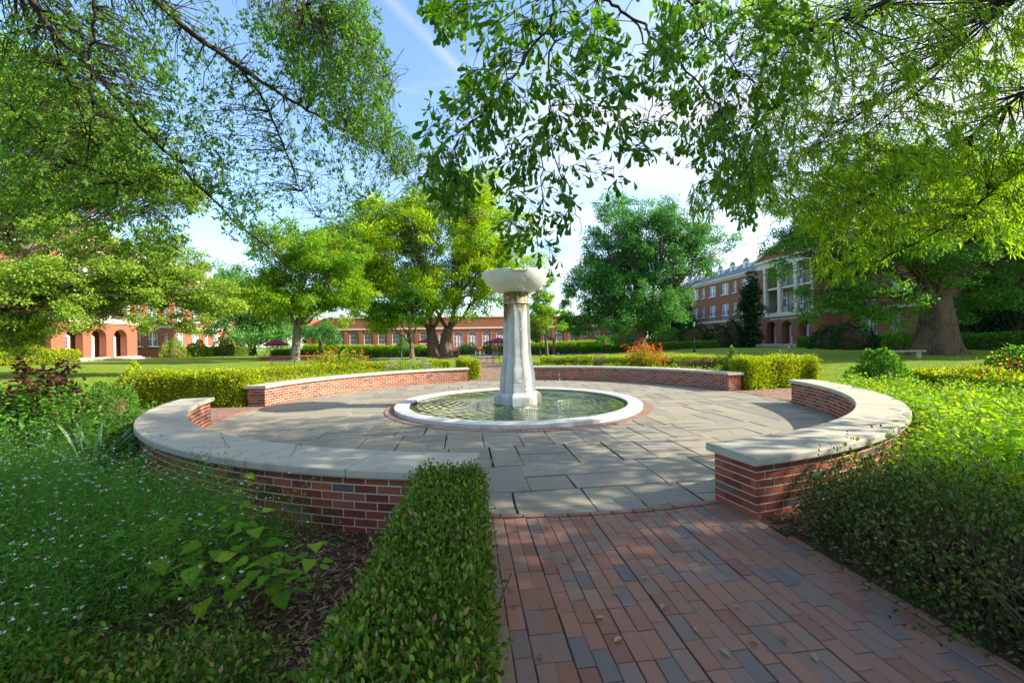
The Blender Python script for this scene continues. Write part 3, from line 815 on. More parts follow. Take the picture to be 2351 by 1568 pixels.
WCACHE = {}
def window(root, xc, zb, w, h, y, arched=False, cols=2, rows=2, double=1, sill=True, name='window', glass='glass', fan=False):
    key = (round(w, 2), round(h, 2), arched, cols, rows, double, sill, name, glass, fan)
    if key in WCACHE:
        f0 = WCACHE[key]; f = f0.copy(); COL.objects.link(f); f.parent = root; f.location = (xc, y, zb)
        for ch in f0.children:
            c = ch.copy(); COL.objects.link(c); c.parent = f
        return f
    mb = MB(); t_ = .07 if w > .8 else .05; hb = h - (w/2 if arched else 0)
    mb.box(-w/2, -w/2+t_, 0, .12, 0, hb); mb.box(w/2-t_, w/2, 0, .12, 0, hb); mb.box(-w/2+t_, w/2-t_, 0, .12, 0, t_)
    if not arched: mb.box(-w/2+t_, w/2-t_, 0, .12, h-t_, h)
    else:
        n = 12; r = w/2
        for k in range(n):
            a0, a1 = PI*k/n, PI*(k+1)/n
            P = [(rr*math.cos(a), yy, hb+rr*math.sin(a)) for a in (a0, a1) for rr in (r-t_, r) for yy in (0, .12)]
            mb.faces(P, [(0, 2, 6, 4), (0, 4, 5, 1), (2, 3, 7, 6)])
        for k in range(1, 6 if fan else 3):
            a = PI*k/(6 if fan else 3); c, s = math.cos(a), math.sin(a)
            mb.tube([(0, .05, hb), ((r-t_)*c, .05, hb+(r-t_)*s)], .018, 4)
        if fan: mb.tube([(r*.55*math.cos(PI*k/10), .05, hb+r*.55*math.sin(PI*k/10)) for k in range(11)], .018, 4)
        mb.box(-w/2+t_, w/2-t_, .01, .10, hb-.04, hb+.04)
    iw = w-2*t_
    for q in range(1, double): mb.box(-iw/2+iw*q/double-.10, -iw/2+iw*q/double+.10, -.01, .12, t_, hb-t_*.3)
    for q in range(double):
        a = -w/2+t_+iw*q/double; b = a+iw/double
        mb.box(a, b, .02, .1, hb*.52-.035, hb*.52+.035)
        for k in range(1, cols): x = a+(b-a)*k/cols; mb.box(x-.014, x+.014, .035, .085, t_, hb)
        for k in range(1, rows):
            z = t_+(hb-2*t_)*k/rows
            if abs(z-hb*.52) > .06: mb.box(a, b, .038, .082, z-.014, z+.014)
    if sill: mb.box(-w/2-.08, w/2+.08, -.33, .0, -.10, -.002)
    f = mb.build(name, M['paint'], root); f.location = (xc, y, zb)
    g = MB(); yy = .062
    if arched:
        g.poly([(-w/2+.02, yy, .02), (w/2-.02, yy, .02)] + [((w/2-.02)*math.cos(PI*k/12), yy, hb+(w/2-.02)*math.sin(PI*k/12)) for k in range(13)])
    else: g.poly([(-w/2+.02, yy, .02), (w/2-.02, yy, .02), (w/2-.02, yy, h-.02), (-w/2+.02, yy, h-.02)])
    g.build('pane', M[glass], f)
    WCACHE[key] = f
    return f

DCACHE = {}
def door(root, xc, zb, w, h, y, double=False, name='door'):
    mb = MB(); t_ = .09
    mb.box(-w/2, -w/2+t_, 0, .14, 0, h); mb.box(w/2-t_, w/2, 0, .14, 0, h); mb.box(-w/2+t_, w/2-t_, 0, .14, h-t_, h)
    leaf = [(-w/2+t_, w/2-t_)] if not double else [(-w/2+t_, -.01), (.01, w/2-t_)]
    for a, b in leaf:
        mb.box(a+.01, b-.01, .04, .09, .02, h*.42); mb.box(a+.01, a+.14, .04, .09, h*.42, h-t_-.01); mb.box(b-.14, b-.01, .04, .09, h*.42, h-t_-.01)
        mb.box(a+.14, b-.14, .04, .09, h-t_-.16, h-t_-.01)
        for k in (1, 2): z = h*.42+(h-t_-.16-h*.42)*k/3; mb.box(a+.14, b-.14, .05, .08, z-.015, z+.015)
        x = (a+b)/2; mb.box(x-.015, x+.015, .05, .08, h*.42, h-t_-.16)
    f = mb.build(name, M['paint'], root); f.location = (xc, y, zb)
    g = MB(); g.poly([(-w/2+.02, .066, h*.4), (w/2-.02, .066, h*.4), (w/2-.02, .066, h-.04), (-w/2+.02, .066, h-.04)]); g.build('pane', M['darkglass'], f)
    k = MB(); k.lathe([(.001, 0), (.03, .01), (.03, .03), (.001, .045)], n=8); k.v = [(x+w/2-t_-.06, .04-z, y_+h*.44) for x, y_, z in k.v]; k.build('handle', M['bronze'], f)
    return f

def railing(root, x0, x1, y, z, h=1.0, name='railing'):
    mb = MB(); mb.box(x0, x1, y-.02, y+.02, z+h-.04, z+h); mb.box(x0, x1, y-.015, y+.015, z+.08, z+.11)
    n = int((x1-x0)/.13)
    for k in range(n+1): x = x0+(x1-x0)*k/n; mb.box(x-.009, x+.009, y-.009, y+.009, z, z+h-.04)
    return mb.build(name, M['iron'], root)

F1, F2, EAVE = 4.55, 8.35, 12.35       # belt course, third floor, eaves above the lawn
def portico(root, xm, y, sign=None):
    """projecting arched entrance bay, xm = its middle along the facade, y = its front plane"""
    W = 5.4; mb = MB(); arches = [(xm-2.9, .35, 1.9, 3.25, True), (xm, .35, 1.9, 3.25, True), (xm+2.9, .35, 1.9, 3.25, True)]
    facade(mb, xm-W, xm+W, .35, F1-.3, y, arches, .75)
    for s in (-1, 1):
        x = xm+s*W
        mb.poly([(x, y, .35), (x, y+3.2, .35), (x, y+3.2, EAVE-.9), (x, y, EAVE-.9)])
        a, b = (x, x-s*.95) if s < 0 else (x-.95, x)
        mb.box(min(a, b), max(a, b), y+.003, y+.6, F1+.25, EAVE-.9)
    # vestibule behind the arches
    mb.poly([(xm-W+.1, y+1.35, .35), (xm+W-.1, y+1.35, .35), (xm+W-.1, y+1.35, F1-.3), (xm-W+.1, y+1.35, F1-.3)])
    mb.build('brick_bay', M['fbrick'], root)
    fl = MB(); fl.box(xm-W-.35, xm+W+.35, y-1.3, y+2.4, -.3, .17); fl.box(xm-W-.02, xm+W+.02, y-.55, y+2.4, .17, .345); fl.build('entrance_steps', M['conc'], root)
    cl = MB(); cl.box(xm-W+.1, xm+W-.1, y+.78, y+1.34, F1-.45, F1-.32); cl.build('vestibule_ceiling', M['stucco'], root)
    for k in (-2.9, 0, 2.9): door(root, xm+k, .36, 1.6, 2.55, y+1.16, True)
    tr = MB(); tr.box(xm-W-.14, xm+W+.14, y-.14, y+3.2, F1-.3, F1+.1); tr.box(xm-W-.06, xm+W+.06, y-.06, y+3.2, F1+.1, F1+.25)
    tr.build('belt_course', M['trim'], root)
    bk = MB(); bk.poly([(xm-W+.9, y+2.3, F1+.2), (xm+W-.9, y+2.3, F1+.2), (xm+W-.9, y+2.3, EAVE-.9), (xm-W+.9, y+2.3, EAVE-.9)])
    for s in (-1, 1): x = xm+s*(W-.96); bk.poly([(x, y+.5, F1+.2), (x, y+2.3, F1+.2), (x, y+2.3, EAVE-.9), (x, y+.5, EAVE-.9)])
    bk.build('balcony_wall', M['stucco'], root)
    sl_ = MB(); sl_.box(xm-W+.95, xm+W-.95, y+.35, y+2.3, F2-.15, F2+.12); sl_.build('balcony_floor', M['trim'], root)
    cxs = [xm-4.2, xm-1.45, xm+1.45, xm+4.2]
    for x in cxs:
        c = MB(); c.box(x-.30, x+.30, y+.05, y+.62, F1+.252, F1+.55); c.box(x-.25, x+.25, y+.09, y+.58, F1+.55, EAVE-1.25)
        c.box(x-.31, x+.31, y+.04, y+.64, EAVE-1.25, EAVE-.91); c.build('square_column', M['trim'], root)
    for z in (F1+.25, F2+.12):
        for a, b in zip(cxs, cxs[1:]): railing(root, a+.26, b-.26, y+.35, z, 1.0, 'balcony_railing')
        for k in (-2.85, 0, 2.85): door(root, xm+k, z, 1.15, 2.35, y+2.12, False, 'balcony_door'); window(root, xm+k, z+2.4, 1.15, .55, y+2.12, False, 3, 1, 1, False, 'transom')
    en = MB(); en.box(xm-W-.02, xm+W+.02, y-.02, y+3.2, EAVE-.9, EAVE-.1); en.box(xm-W-.3, xm+W+.3, y-.3, y+3.2, EAVE-.1, EAVE+.25)
    H = 2.3
    for s in (-1, 1):
        q = [(xm+s*(W+.4), EAVE+.25), (xm, EAVE+.25+H), (xm, EAVE+.62+H), (xm+s*(W+.4), EAVE+.62)]
        A = [(a, y-.32, b) for a, b in q]; B = [(a, y+.25, b) for a, b in q]
        en.faces(A+B, [(0,1,2,3), (7,6,5,4), (0,4,5,1), (3,2,6,7), (0,3,7,4)])
    en.build('entablature', M['trim'], root)
    pd = MB(); pd.poly([(xm-W-.2, y, EAVE+.25), (xm+W+.2, y, EAVE+.25), (xm, y, EAVE+.25+H)]); pd.build('brick_pediment', M['fbrick'], root)
    rf = MB()
    for s in (-1, 1): rf.poly([(xm+s*(W+.45), y-.3, EAVE+.63), (xm, y-.3, EAVE+.66+H), (xm, y+7, EAVE+.66+H), (xm+s*(W+.45), y+7, EAVE+.63)])
    rf.build('portico_roof', M['slate'], root)
    window(root, xm, EAVE+.9, .9, .9, y-.06, True, 2, 2, 1, False, 'oculus_window')
    if sign:
        V, Fs = textmesh(sign, .34); s_ = MB(); s_.faces([(x*1.02+xm, y-.02, z+F1-.76) for x, z, _ in V], Fs); s_.build('lettering', M['paint'], root)

def wing(root, segs, y, wins, dormers, end_l=None, end_r=None, depth=14):
    """long three storey wing with mansard roof; segs = list of (x0, x1)"""
    for x0, x1 in segs:
        mb = MB(); ops = []
        W_ = [w for w in wins if x0+.5 < w[0] < x1-.5]
        for xc, ww in W_:
            for zb in (1.55, F1+.95, F2+.95):
                ops.append((xc, zb, ww, 2.05 if ww > 1 or zb > 2 else 1.9, False))
        facade(mb, x0, x1, -.3, EAVE-.55, y, ops, .2)
        for x in (x0, x1): mb.poly([(x, y, -.3), (x, y+depth, -.3), (x, y+depth, EAVE-.3), (x, y, EAVE-.3)])
        mb.poly([(x0, y+depth, -.3), (x1, y+depth, -.3), (x1, y+depth, EAVE-.3), (x0, y+depth, EAVE-.3)])
        mb.build('brick_wall', M['fbrick'], root)
        for xc, zb, ww, hh, _ in ops: window(root, xc, zb, ww, hh, y+.08, False, 2, 4 if ww < 1.2 else 2, 2 if ww > 1.2 else 1)
        for xc, ww in W_:
            if ww > 1.2:
                p = MB(); p.box(xc-ww/2, xc+ww/2, y-.03, y+.1, F1+.12, F1+.83); p.box(xc-ww/2+.2, xc+ww/2-.2, y-.05, y-.02, F1+.25, F1+.7); p.build('vent_panel', M['greypanel'], root)
        tr = MB(); tr.box(x0-.05, x1+.05, y-.07, y+.02, F1-.25, F1+.10); tr.box(x0-.1, x1+.1, y-.12, y+.3, EAVE-.55, EAVE-.25); tr.box(x0-.45, x1+.45, y-.5, y+depth+.4, EAVE-.25, EAVE+.02)
        tr.build('stone_cornice', M['trim'], root)
        rf = MB(); e = EAVE+.03; a, b = y-.4, y+depth+.3; q0, q1 = x0-.35, x1+.35; i = 2.0; h = 2.1
        V = [(q0, a, e), (q1, a, e), (q1, b, e), (q0, b, e), (q0+i, a+i, e+h), (q1-i, a+i, e+h), (q1-i, b-i, e+h), (q0+i, b-i, e+h), (q0+5.5, (a+b)/2, e+h+1.6), (q1-5.5, (a+b)/2, e+h+1.6)]
        rf.faces(V, [(0,1,5,4), (1,2,6,5), (2,3,7,6), (3,0,4,7), (4,5,9,8), (5,6,9), (6,7,8,9), (7,4,8)]); rf.build('mansard_roof', M['slate'], root)
        for xc in dormers:
            if not x0+1 < xc < x1-1: continue
            d = MB(); d.box(xc-.8, xc-.45, y+.5, y+2.6, EAVE+.1, EAVE+2.0); d.box(xc+.45, xc+.8, y+.5, y+2.6, EAVE+.1, EAVE+2.0); d.box(xc-.45, xc+.45, y+.5, y+2.6, EAVE+.1, EAVE+.45); d.box(xc-.45, xc+.45, y+.5, y+2.6, EAVE+1.85, EAVE+2.0)
            d.tube([(xc, y+.4, EAVE+1.75), (xc, y+2.9, EAVE+1.75)], .86, 20); db = d.build('dormer', M['paint'], root)
            window(db, xc, EAVE+.45, .9, 1.4, y+.6, False, 2, 2, 1, False, 'dormer_window')

gz = .42
wl = []; x = -26.0
wins_far = [(-7.2-2.0, 1.9), (-12.3, 1.9), (-14.9, .85), (-17.6, 1.9), (-21.4, 1.9), (-24.4, .85), (-27.2, 1.9), (-30.6, 1.9)]
wins_near = [(8.8, 1.9), (11.9, .85), (15.2, 1.9), (20.2, 1.9), (23.6, .85), (27.0, 1.9), (31, 1.9), (36, 1.9)]
dorm = [-30, -26.5, -23, -19.5, -16, -12.5, -9, 10, 14, 18, 22, 26, 30]
# left hall: local x runs away from the camera along the axis
bl = empty('residence_hall', uv(-43, 40.9, gz), PI/2-AX, 'sunlit orange brick hall with arched entrance bay beyond the lawn on the left', 'building')
portico(bl, 0, 0)
wing(bl, [(-36, -5.4), (5.4, 33)], 3.0, [(-a, w) for a, w in wins_far] + [(-a, w) for a, w in wins_near], [-a for a in dorm])
# right hall, mirrored, in shade
br_ = empty('residence_hall', uv(43, 41.1, gz), -PI/2-AX, 'shaded red brick hall with white columned balconies and dormers beyond the big oak', 'building')
portico(br_, 0, 0, 'MARION E. TRUSLER RESIDENCE HALL')
wing(br_, [(-33, -5.4), (5.4, 36)], 3.0, wins_far+wins_near, dorm)
# second projecting bay close to the right frame edge
def near_bay(root):
    mb = MB(); x0, x1, y = 19.3, 33, .4
    ops = [(xc, zb, 2.3, 2.3, False) for xc in (21.5, 26.5, 31) for zb in (1.45, F1+.9, F2+.9)]
    facade(mb, x0, x1, -.3, EAVE-.3, y, ops, .2); mb.poly([(x0, y, -.3), (x0, y+2.7, -.3), (x0, y+2.7, EAVE-.3), (x0, y, EAVE-.3)])
    mb.build('brick_bay', M['fbrick'], root)
    for o in ops: window(root, o[0], o[1], o[2], o[3], y+.08, False, 3, 4, 2)
    tr = MB(); tr.box(x0-.12, x1+.1, y-.14, y+2.6, F1-.35, F1+.05); tr.box(x0-.15, x1+.1, y-.2, y+2.6, EAVE-.3, EAVE+.3); tr.build('stone_cornice', M['trim'], root)
    railing(root, x0+.3, x1, y-.10, F1+.06, 1.0, 'balcony_railing')
near_bay(br_)

tag(bl, kind='thing'); tag(br_, kind='thing')
# low dining hall closing the far end
bc = empty('dining_hall', uv(0, 69.5, 0), -AX, 'long low brick hall with white arched windows and doors closing the far end', 'building')
tag(bc, kind='thing')
def dining(root):
    mb = MB(); sills, zt = 1.75, 4.05; ops = []
    for s in (-1, 1):
        for k in range(8): ops.append((s*(9.55+2.62*k), sills, 1.25, zt-sills, True))
    dr = [(-5.6, .98, 1.85, 3.0, True), (-2.8, .98, 1.85, 3.0, True), (0, .98, 1.85, 3.0, True), (2.8, .98, 1.85, 3.0, True), (5.6, .98, 1.85, 3.0, True)]
    facade(mb, -31, 31, -.2, 4.5, 0, ops+dr, .25)
    for x in (-31, 31): mb.poly([(x, 0, -.2), (x, 18, -.2), (x, 18, 6.9), (x, 0, 6.9)])
    mb.poly([(-31, .02, 4.8), (31, .02, 4.8), (31, .02, 5.3), (-31, .02, 5.3)])
    mb.poly([(-28, 0.02, 5.3), (28, .02, 5.3), (28, .02, 6.75), (-28, .02, 6.75)]); mb.poly([(-31, .02, 5.3), (-28, .02, 5.3), (-28, .02, 6.75)]); mb.poly([(28, .02, 5.3), (31, .02, 5.3), (28, .02, 6.75)])
    for s in (-1, 1):   # flat brick piers between the windows
        for k in range(9): x = s*(8.25+2.62*k); mb.box(x-.28, x+.28, -.10, -.003, .3, 4.5)
    mb.build('brick_wall', M['fbrick'], root)
    for o in ops: window(root, o[0], o[1], o[2], o[3], .1, True, 4, 5, 1, True, 'arched_window', 'darkglass')
    for o in dr:
        window(root, o[0], o[1], o[2], o[3], .1, True, 6, 5, 3, False, 'french_door', 'darkglass', True)
    tr = MB(); tr.box(-31.1, 31.1, -.16, .02, 4.5, 4.8); tr.box(-28.1, 28.1, -.1, .3, 6.75, 6.92); tr.box(-31, 31, -.12, -.003, .2, .3); tr.build('stone_cornice', M['trim'], root)
    rf = MB(); rf.box(-28, 28, .3, 18, 6.5, 6.7); rf.build('roof', M['flatroof'], root)
    cu = MB(); cu.lathe([(.9, 6.6), (.9, 7.3), (.7, 7.4), (.55, 7.9), (.2, 8.4), (.02, 8.5)], -15.5, 3, 12); cu.build('roof_ventilator', M['paint'], root)
    ch = MB(); ch.lathe([(.8, 6.6), (.8, 7.4), (.95, 7.5), (.95, 7.7), (.1, 8.0)], 21, 3, 12); ch.build('roof_ventilator', M['paint'], root)
    st = MB()
    for k in range(6): st.box(-2.4, 2.4, -2.6+.36*k, -.3, .0+.155*k if k else -.1, .155*(k+1))
    st.build('entrance_steps', M['brickstep'], root)
    for q in (-8, 2.42): pf = MB(); pf.box(q, q+5.58, -2.4, -.05, -.1, .93); pf.build('terrace_platform', M['fbrick'], root)
M['brickstep'] = plain('brick_step', (.42,.17,.10), .9, .1, .15, 4)
dining(bc)

# terrace in front of the dining hall
tp = MB(); tp.poly([uv(-14, 36.5, .022), uv(22, 36.5, .022), uv(22, 67, .022), uv(-14, 67, .022)]); tag(tp.build('terrace_paving', M['conc']), kind='structure')
def lowwall(a, b, h, w, label, m='fbrick'):
    o = uv(a[0], a[1], 0); dx = b[0]-a[0]; dy = b[1]-a[1]; L = math.hypot(dx, dy)
    r = empty('planter_wall', (o.x, o.y, hgt(o.x, o.y)), math.atan2(dy, dx)-AX, label, 'wall'); tag(r, kind='thing')
    mb = MB(); mb.box(0, L, 0, w, -.1, h-.06); mb.build('brickwork', M[m], r); cp = MB(); cp.box(-.04, L+.04, -.04, w+.04, h-.06, h); cp.build('coping', M['brickstep'], r)
lowwall((-9.5, 42), (-2.3, 42), .68, 1.3, 'low brick planter wall left of the far steps behind the iron fence')
lowwall((2.3, 42), (12, 42), .68, 1.3, 'low brick planter wall right of the far steps, mostly behind the fountain')
lowwall((-19.8, 28.4), (-13.6, 27.6), .62, 1.8, 'raised brick planter on the left lawn near the grey trunk')

def fence():
    r = empty('iron_fence', uv(-7, 39.5, 0), -AX, 'low black iron fence along the far terrace at the end of the path', 'fence')
    L = 17; mb = MB()
    mb.box(0, L, -.015, .015, .80, .83); mb.box(0, L, -.015, .015, .12, .15); mb.build('rails', M['iron'], r)
    n = 60; p = MB(); tmp = []
    for k in range(n):
        x = L*k/(n-1); q = MB(); q.box(-.012, .012, -.012, .012, 0, .9)
        if k == 0: me = q.build('picket', M['iron'], r)
        else:
            c = me.copy(); COL.objects.link(c); c.location = (x, 0, 0)
fence()

def umbrella(p, label, h=2.5, rr=1.5):
    r = empty('patio_umbrella', p, 0, label, 'umbrella')
    mb = MB(); mb.tube([(0, 0, 0), (0, 0, h)], .025, 6); mb.build('pole', M['iron'], r)
    c = MB(); n = 8
    V = [(0, 0, h)]+[(rr*math.cos(2*PI*k/n), rr*math.sin(2*PI*k/n), h-.62) for k in range(n)]+[(rr*math.cos(2*PI*k/n), rr*math.sin(2*PI*k/n), h-.78) for k in range(n)]
    c.faces(V, [(0, 1+k, 1+(k+1) % n) for k in range(n)]+[(1+k, 1+n+k, 1+n+(k+1) % n, 1+(k+1) % n) for k in range(n)]); c.build('canopy', M['umb'], r)
p = at(1145, 800, 55); umbrella((p.x, p.y, 0), 'open maroon patio umbrella to the left of the fountain shaft on the far terrace', 2.35, 1.9)
p = at(985, 800, 56); umbrella((p.x, p.y, 0), 'maroon patio umbrella half hidden by the double trunk of the yellow tree', 2.6)
p = at(634, 800, 46); umbrella((p.x, p.y, .2), 'small faded red umbrella in shade at the far left beneath the weeping tree', 2.3, 1.3)

def table(p, label, grp):
    r = empty('patio_table', p, 0, label, 'table', grp)
    mb = MB(); mb.lathe([(.001, .70), (.5, .70), (.5, .725), (.001, .726)], n=20); mb.build('tabletop', M['iron'], r)
    for k in range(4):
        a = PI/4+k*PI/2; q = MB(); q.tube([(.38*math.cos(a), .38*math.sin(a), .70), (.28*math.cos(a), .28*math.sin(a), .35), (.40*math.cos(a), .40*math.sin(a), 0)], .015, 5); q.build('leg', M['iron'], r)
    return r
def chair(p, rz, label, grp):
    r = empty('patio_chair', p, rz, label, 'chair', grp)
    s = MB(); s.box(-.23, .23, -.22, .22, .43, .455); s.build('seat', M['iron'], r)
    b = MB()
    b.tube([(-.23, .22, .45), (-.24, .30, .85), (0, .32, .92), (.24, .30, .85), (.23, .22, .45)], .014, 5)
    for x in (-.14, -.07, 0, .07, .14): b.tube([(x, .22, .45), (x, .31, .88)], .009, 4)
    b.tube([(-.235, .26, .64), (.235, .26, .64)], .01, 4); b.build('backrest', M['iron'], r)
    for sx in (-1, 1):
        a = MB(); a.tube([(sx*.23, .24, .66), (sx*.26, .0, .67), (sx*.25, -.2, .64), (sx*.23, -.2, .45)], .013, 5); a.build('armrest', M['iron'], r)
        for sy in (-1, 1):
            l = MB(); l.tube([(sx*.21, sy*.2, .44), (sx*.24, sy*.25, 0)], .014, 5); l.build('leg', M['iron'], r)
    return r
def clone(o, loc, rz, label):
    c = copy_tree(o); c.location = loc; c.rotation_euler = (0, 0, rz); c['label'] = label; return c
def onground(v, dz=0.0): return (v.x, v.y, hgt(v.x, v.y)+dz)
g1 = 'iron patio furniture by the left hall'
q = lambda xd, Y: onground(at(xd, 830, Y), .03)
lp = MB(); c0 = at(470, 830, 46); 
ch0 = chair(q(438, 44.5), 1.9, 'leftmost iron patio chair by the left hall entrance, turned toward the table', g1)
clone(ch0, q(460, 45.2), 2.6, 'second iron patio chair from the left near the left hall, back to the building')
clone(ch0, q(488, 46), 3.3, 'third iron patio chair from the left, standing alone before the hedge of the left hall')
clone(ch0, q(532, 47.5), -2.0, 'rightmost iron patio chair near the left hall hedge')
tb0 = table(q(472, 45.8), 'round iron patio table between the left hall chairs', g1)
clone(tb0, q(512, 47), 0, 'round iron patio table at the right end of the group by the left hall')
g2 = 'iron tables and chairs on the far terrace'
rnd = random.Random(5)
names = ['first', 'second', 'third', 'fourth', 'fifth', 'sixth', 'seventh']
for k, xd in enumerate((1060, 1076, 1096, 1110, 1150, 1168)):
    clone(ch0, onground(at(xd, 830, 48.2+rnd.random()*1.6), .03), rnd.random()*6, names[k]+' black chair from the left behind the terrace fence')['group'] = g2
for k, xd in enumerate((1068, 1103, 1160)):
    clone(tb0, onground(at(xd, 830, 49), .03), 0, names[k]+' small black table from the left behind the terrace fence')['group'] = g2

def iron_bench(p, rz, label):
    r = empty('iron_bench', p, rz, label, 'bench')
    s = MB()
    for k in range(6): s.box(-.75, .75, -.22+.08*k, -.17+.08*k, .43, .45)
    s.build('seat', M['iron'], r)
    b = MB(); b.tube([(-.76, .24, .45), (-.76, .34, .9), (.76, .34, .9), (.76, .24, .45)], .018, 5)
    for k in range(17): x = -.7+1.4*k/16; b.tube([(x, .24, .47), (x, .34, .9)], .008, 4)
    b.build('backrest', M['iron'], r)
    for sx in (-1, 1):
        a = MB(); a.tube([(sx*.77, .28, .66), (sx*.77, -.1, .66), (sx*.77, -.24, .6), (sx*.77, -.22, .45)], .016, 5); a.build('armrest', M['iron'], r)
        for sy in (-1, 1): l = MB(); l.tube([(sx*.74, sy*.22, .44), (sx*.77, sy*.26, 0)], .018, 5); l.build('leg', M['iron'], r)
    return r
b0 = iron_bench(onground(at(1132, 832, 32)), -1.15, 'black iron bench on the grass just right of the far brick path')
c = clone(b0, onground(at(1741, 800, 54)), 1.2, 'black iron bench at the left corner of the right hall entrance')
clone(b0, onground(at(1695, 800, 52)), .9, 'black iron bench in deep shade before the right hall hedge')
clone(b0, onground(at(650, 815, 30)), .4, 'dark bench on the grass next to the thick grey trunk on the left')
def stone_bench():
    p = at(2076, 818, 24); r = empty('stone_bench', onground(p), -.05, 'low flat stone bench on the lawn left of the huge oak trunk', 'bench')
    s = MB(); s.box(-1.05, 1.05, -.22, .22, .40, .48, bev=.02); s.build('seat', M['stone'], r)
    for sx in (-1, 1): l = MB(); l.box(sx*.7-.14, sx*.7+.14, -.16, .16, 0, .40); l.build('leg', M['stone'], r)
stone_bench()

def lamp(p, label, h=3.3):
    r = empty('street_lamp', p, 0, label, 'street lamp', 'black lamp posts round the lawns')
    mb = MB(); mb.lathe([(.001, 0), (.16, 0), (.16, .12), (.10, .2), (.075, .7), (.05, .78), (.045, h-.55), (.07, h-.5), (.03, h-.45)], n=12); mb.build('post', M['iron'], r)
    l = MB(); l.lathe([(.07, h-.46), (.13, h-.15)], n=8, smooth=False); l.build('lantern_glass', M['lampglass'], r)
    c = MB(); c.lathe([(.17, h-.17), (.16, h-.13), (.06, h-.03), (.02, h+.05), (.001, h+.06)], n=8, smooth=False); c.build('lantern_cap', M['iron'], r)
    for k in range(4):
        a = k*PI/2; q_ = MB(); q_.tube([(.08*math.cos(a), .08*math.sin(a), h-.46), (.14*math.cos(a), .14*math.sin(a), h-.15)], .008, 4); q_.build('lantern_bar', M['iron'], r)
    return r
l0 = lamp(onground(at(1594, 800, 45)), 'black lamp post standing clear on the right lawn before the shaded hall')
for xd, Y, lb in ((921, 48, 'thin black lamp post beneath the yellow tree, left of its double trunk'), (1124, 52, 'thin black lamp post beside the far path to the left of the fountain'), (1240, 48, 'black lamp post right of the fountain under the small yellow tree'), (2193, 29, 'dark post directly behind the right edge of the huge oak trunk')):
    clone(l0, onground(at(xd, 800, Y)), 0, lb)
# ---------------------------------------------------------------- hedges, shrubs, bed plants
UP = np.array([0, 0, 1.0])
def shell_leaves(name, P, Nrm, size, mat, parent, tpl=T_DIA, up=.5, spread=.9, jit=.04, tintfn=None):
    """leaves standing off a surface: P points, Nrm outward normals"""
    n = len(P); P = P + Nrm*(RG.normal(0, jit, (n, 1))) + RG.normal(0, jit*.4, (n, 3))
    D = norm(Nrm*.7 + UP*up + unit(n)*spread); N = unit(n) + Nrm*.8
    t_ = RG.random(n) if tintfn is None else tintfn(P)
    return leaf_mesh(name, P, D, N, size*(.6+.8*RG.random(n)), t_, tpl, mat, parent)

def path_frames(pts, step=.05):
    pts = [np.array(p[:2], float) for p in pts]; out = []
    for a, b in zip(pts, pts[1:]):
        L = np.linalg.norm(b-a); m = max(2, int(L/step)); d = (b-a)/L
        for i in range(m): out.append((*(a+(b-a)*i/m), *d))
    return np.array(out)

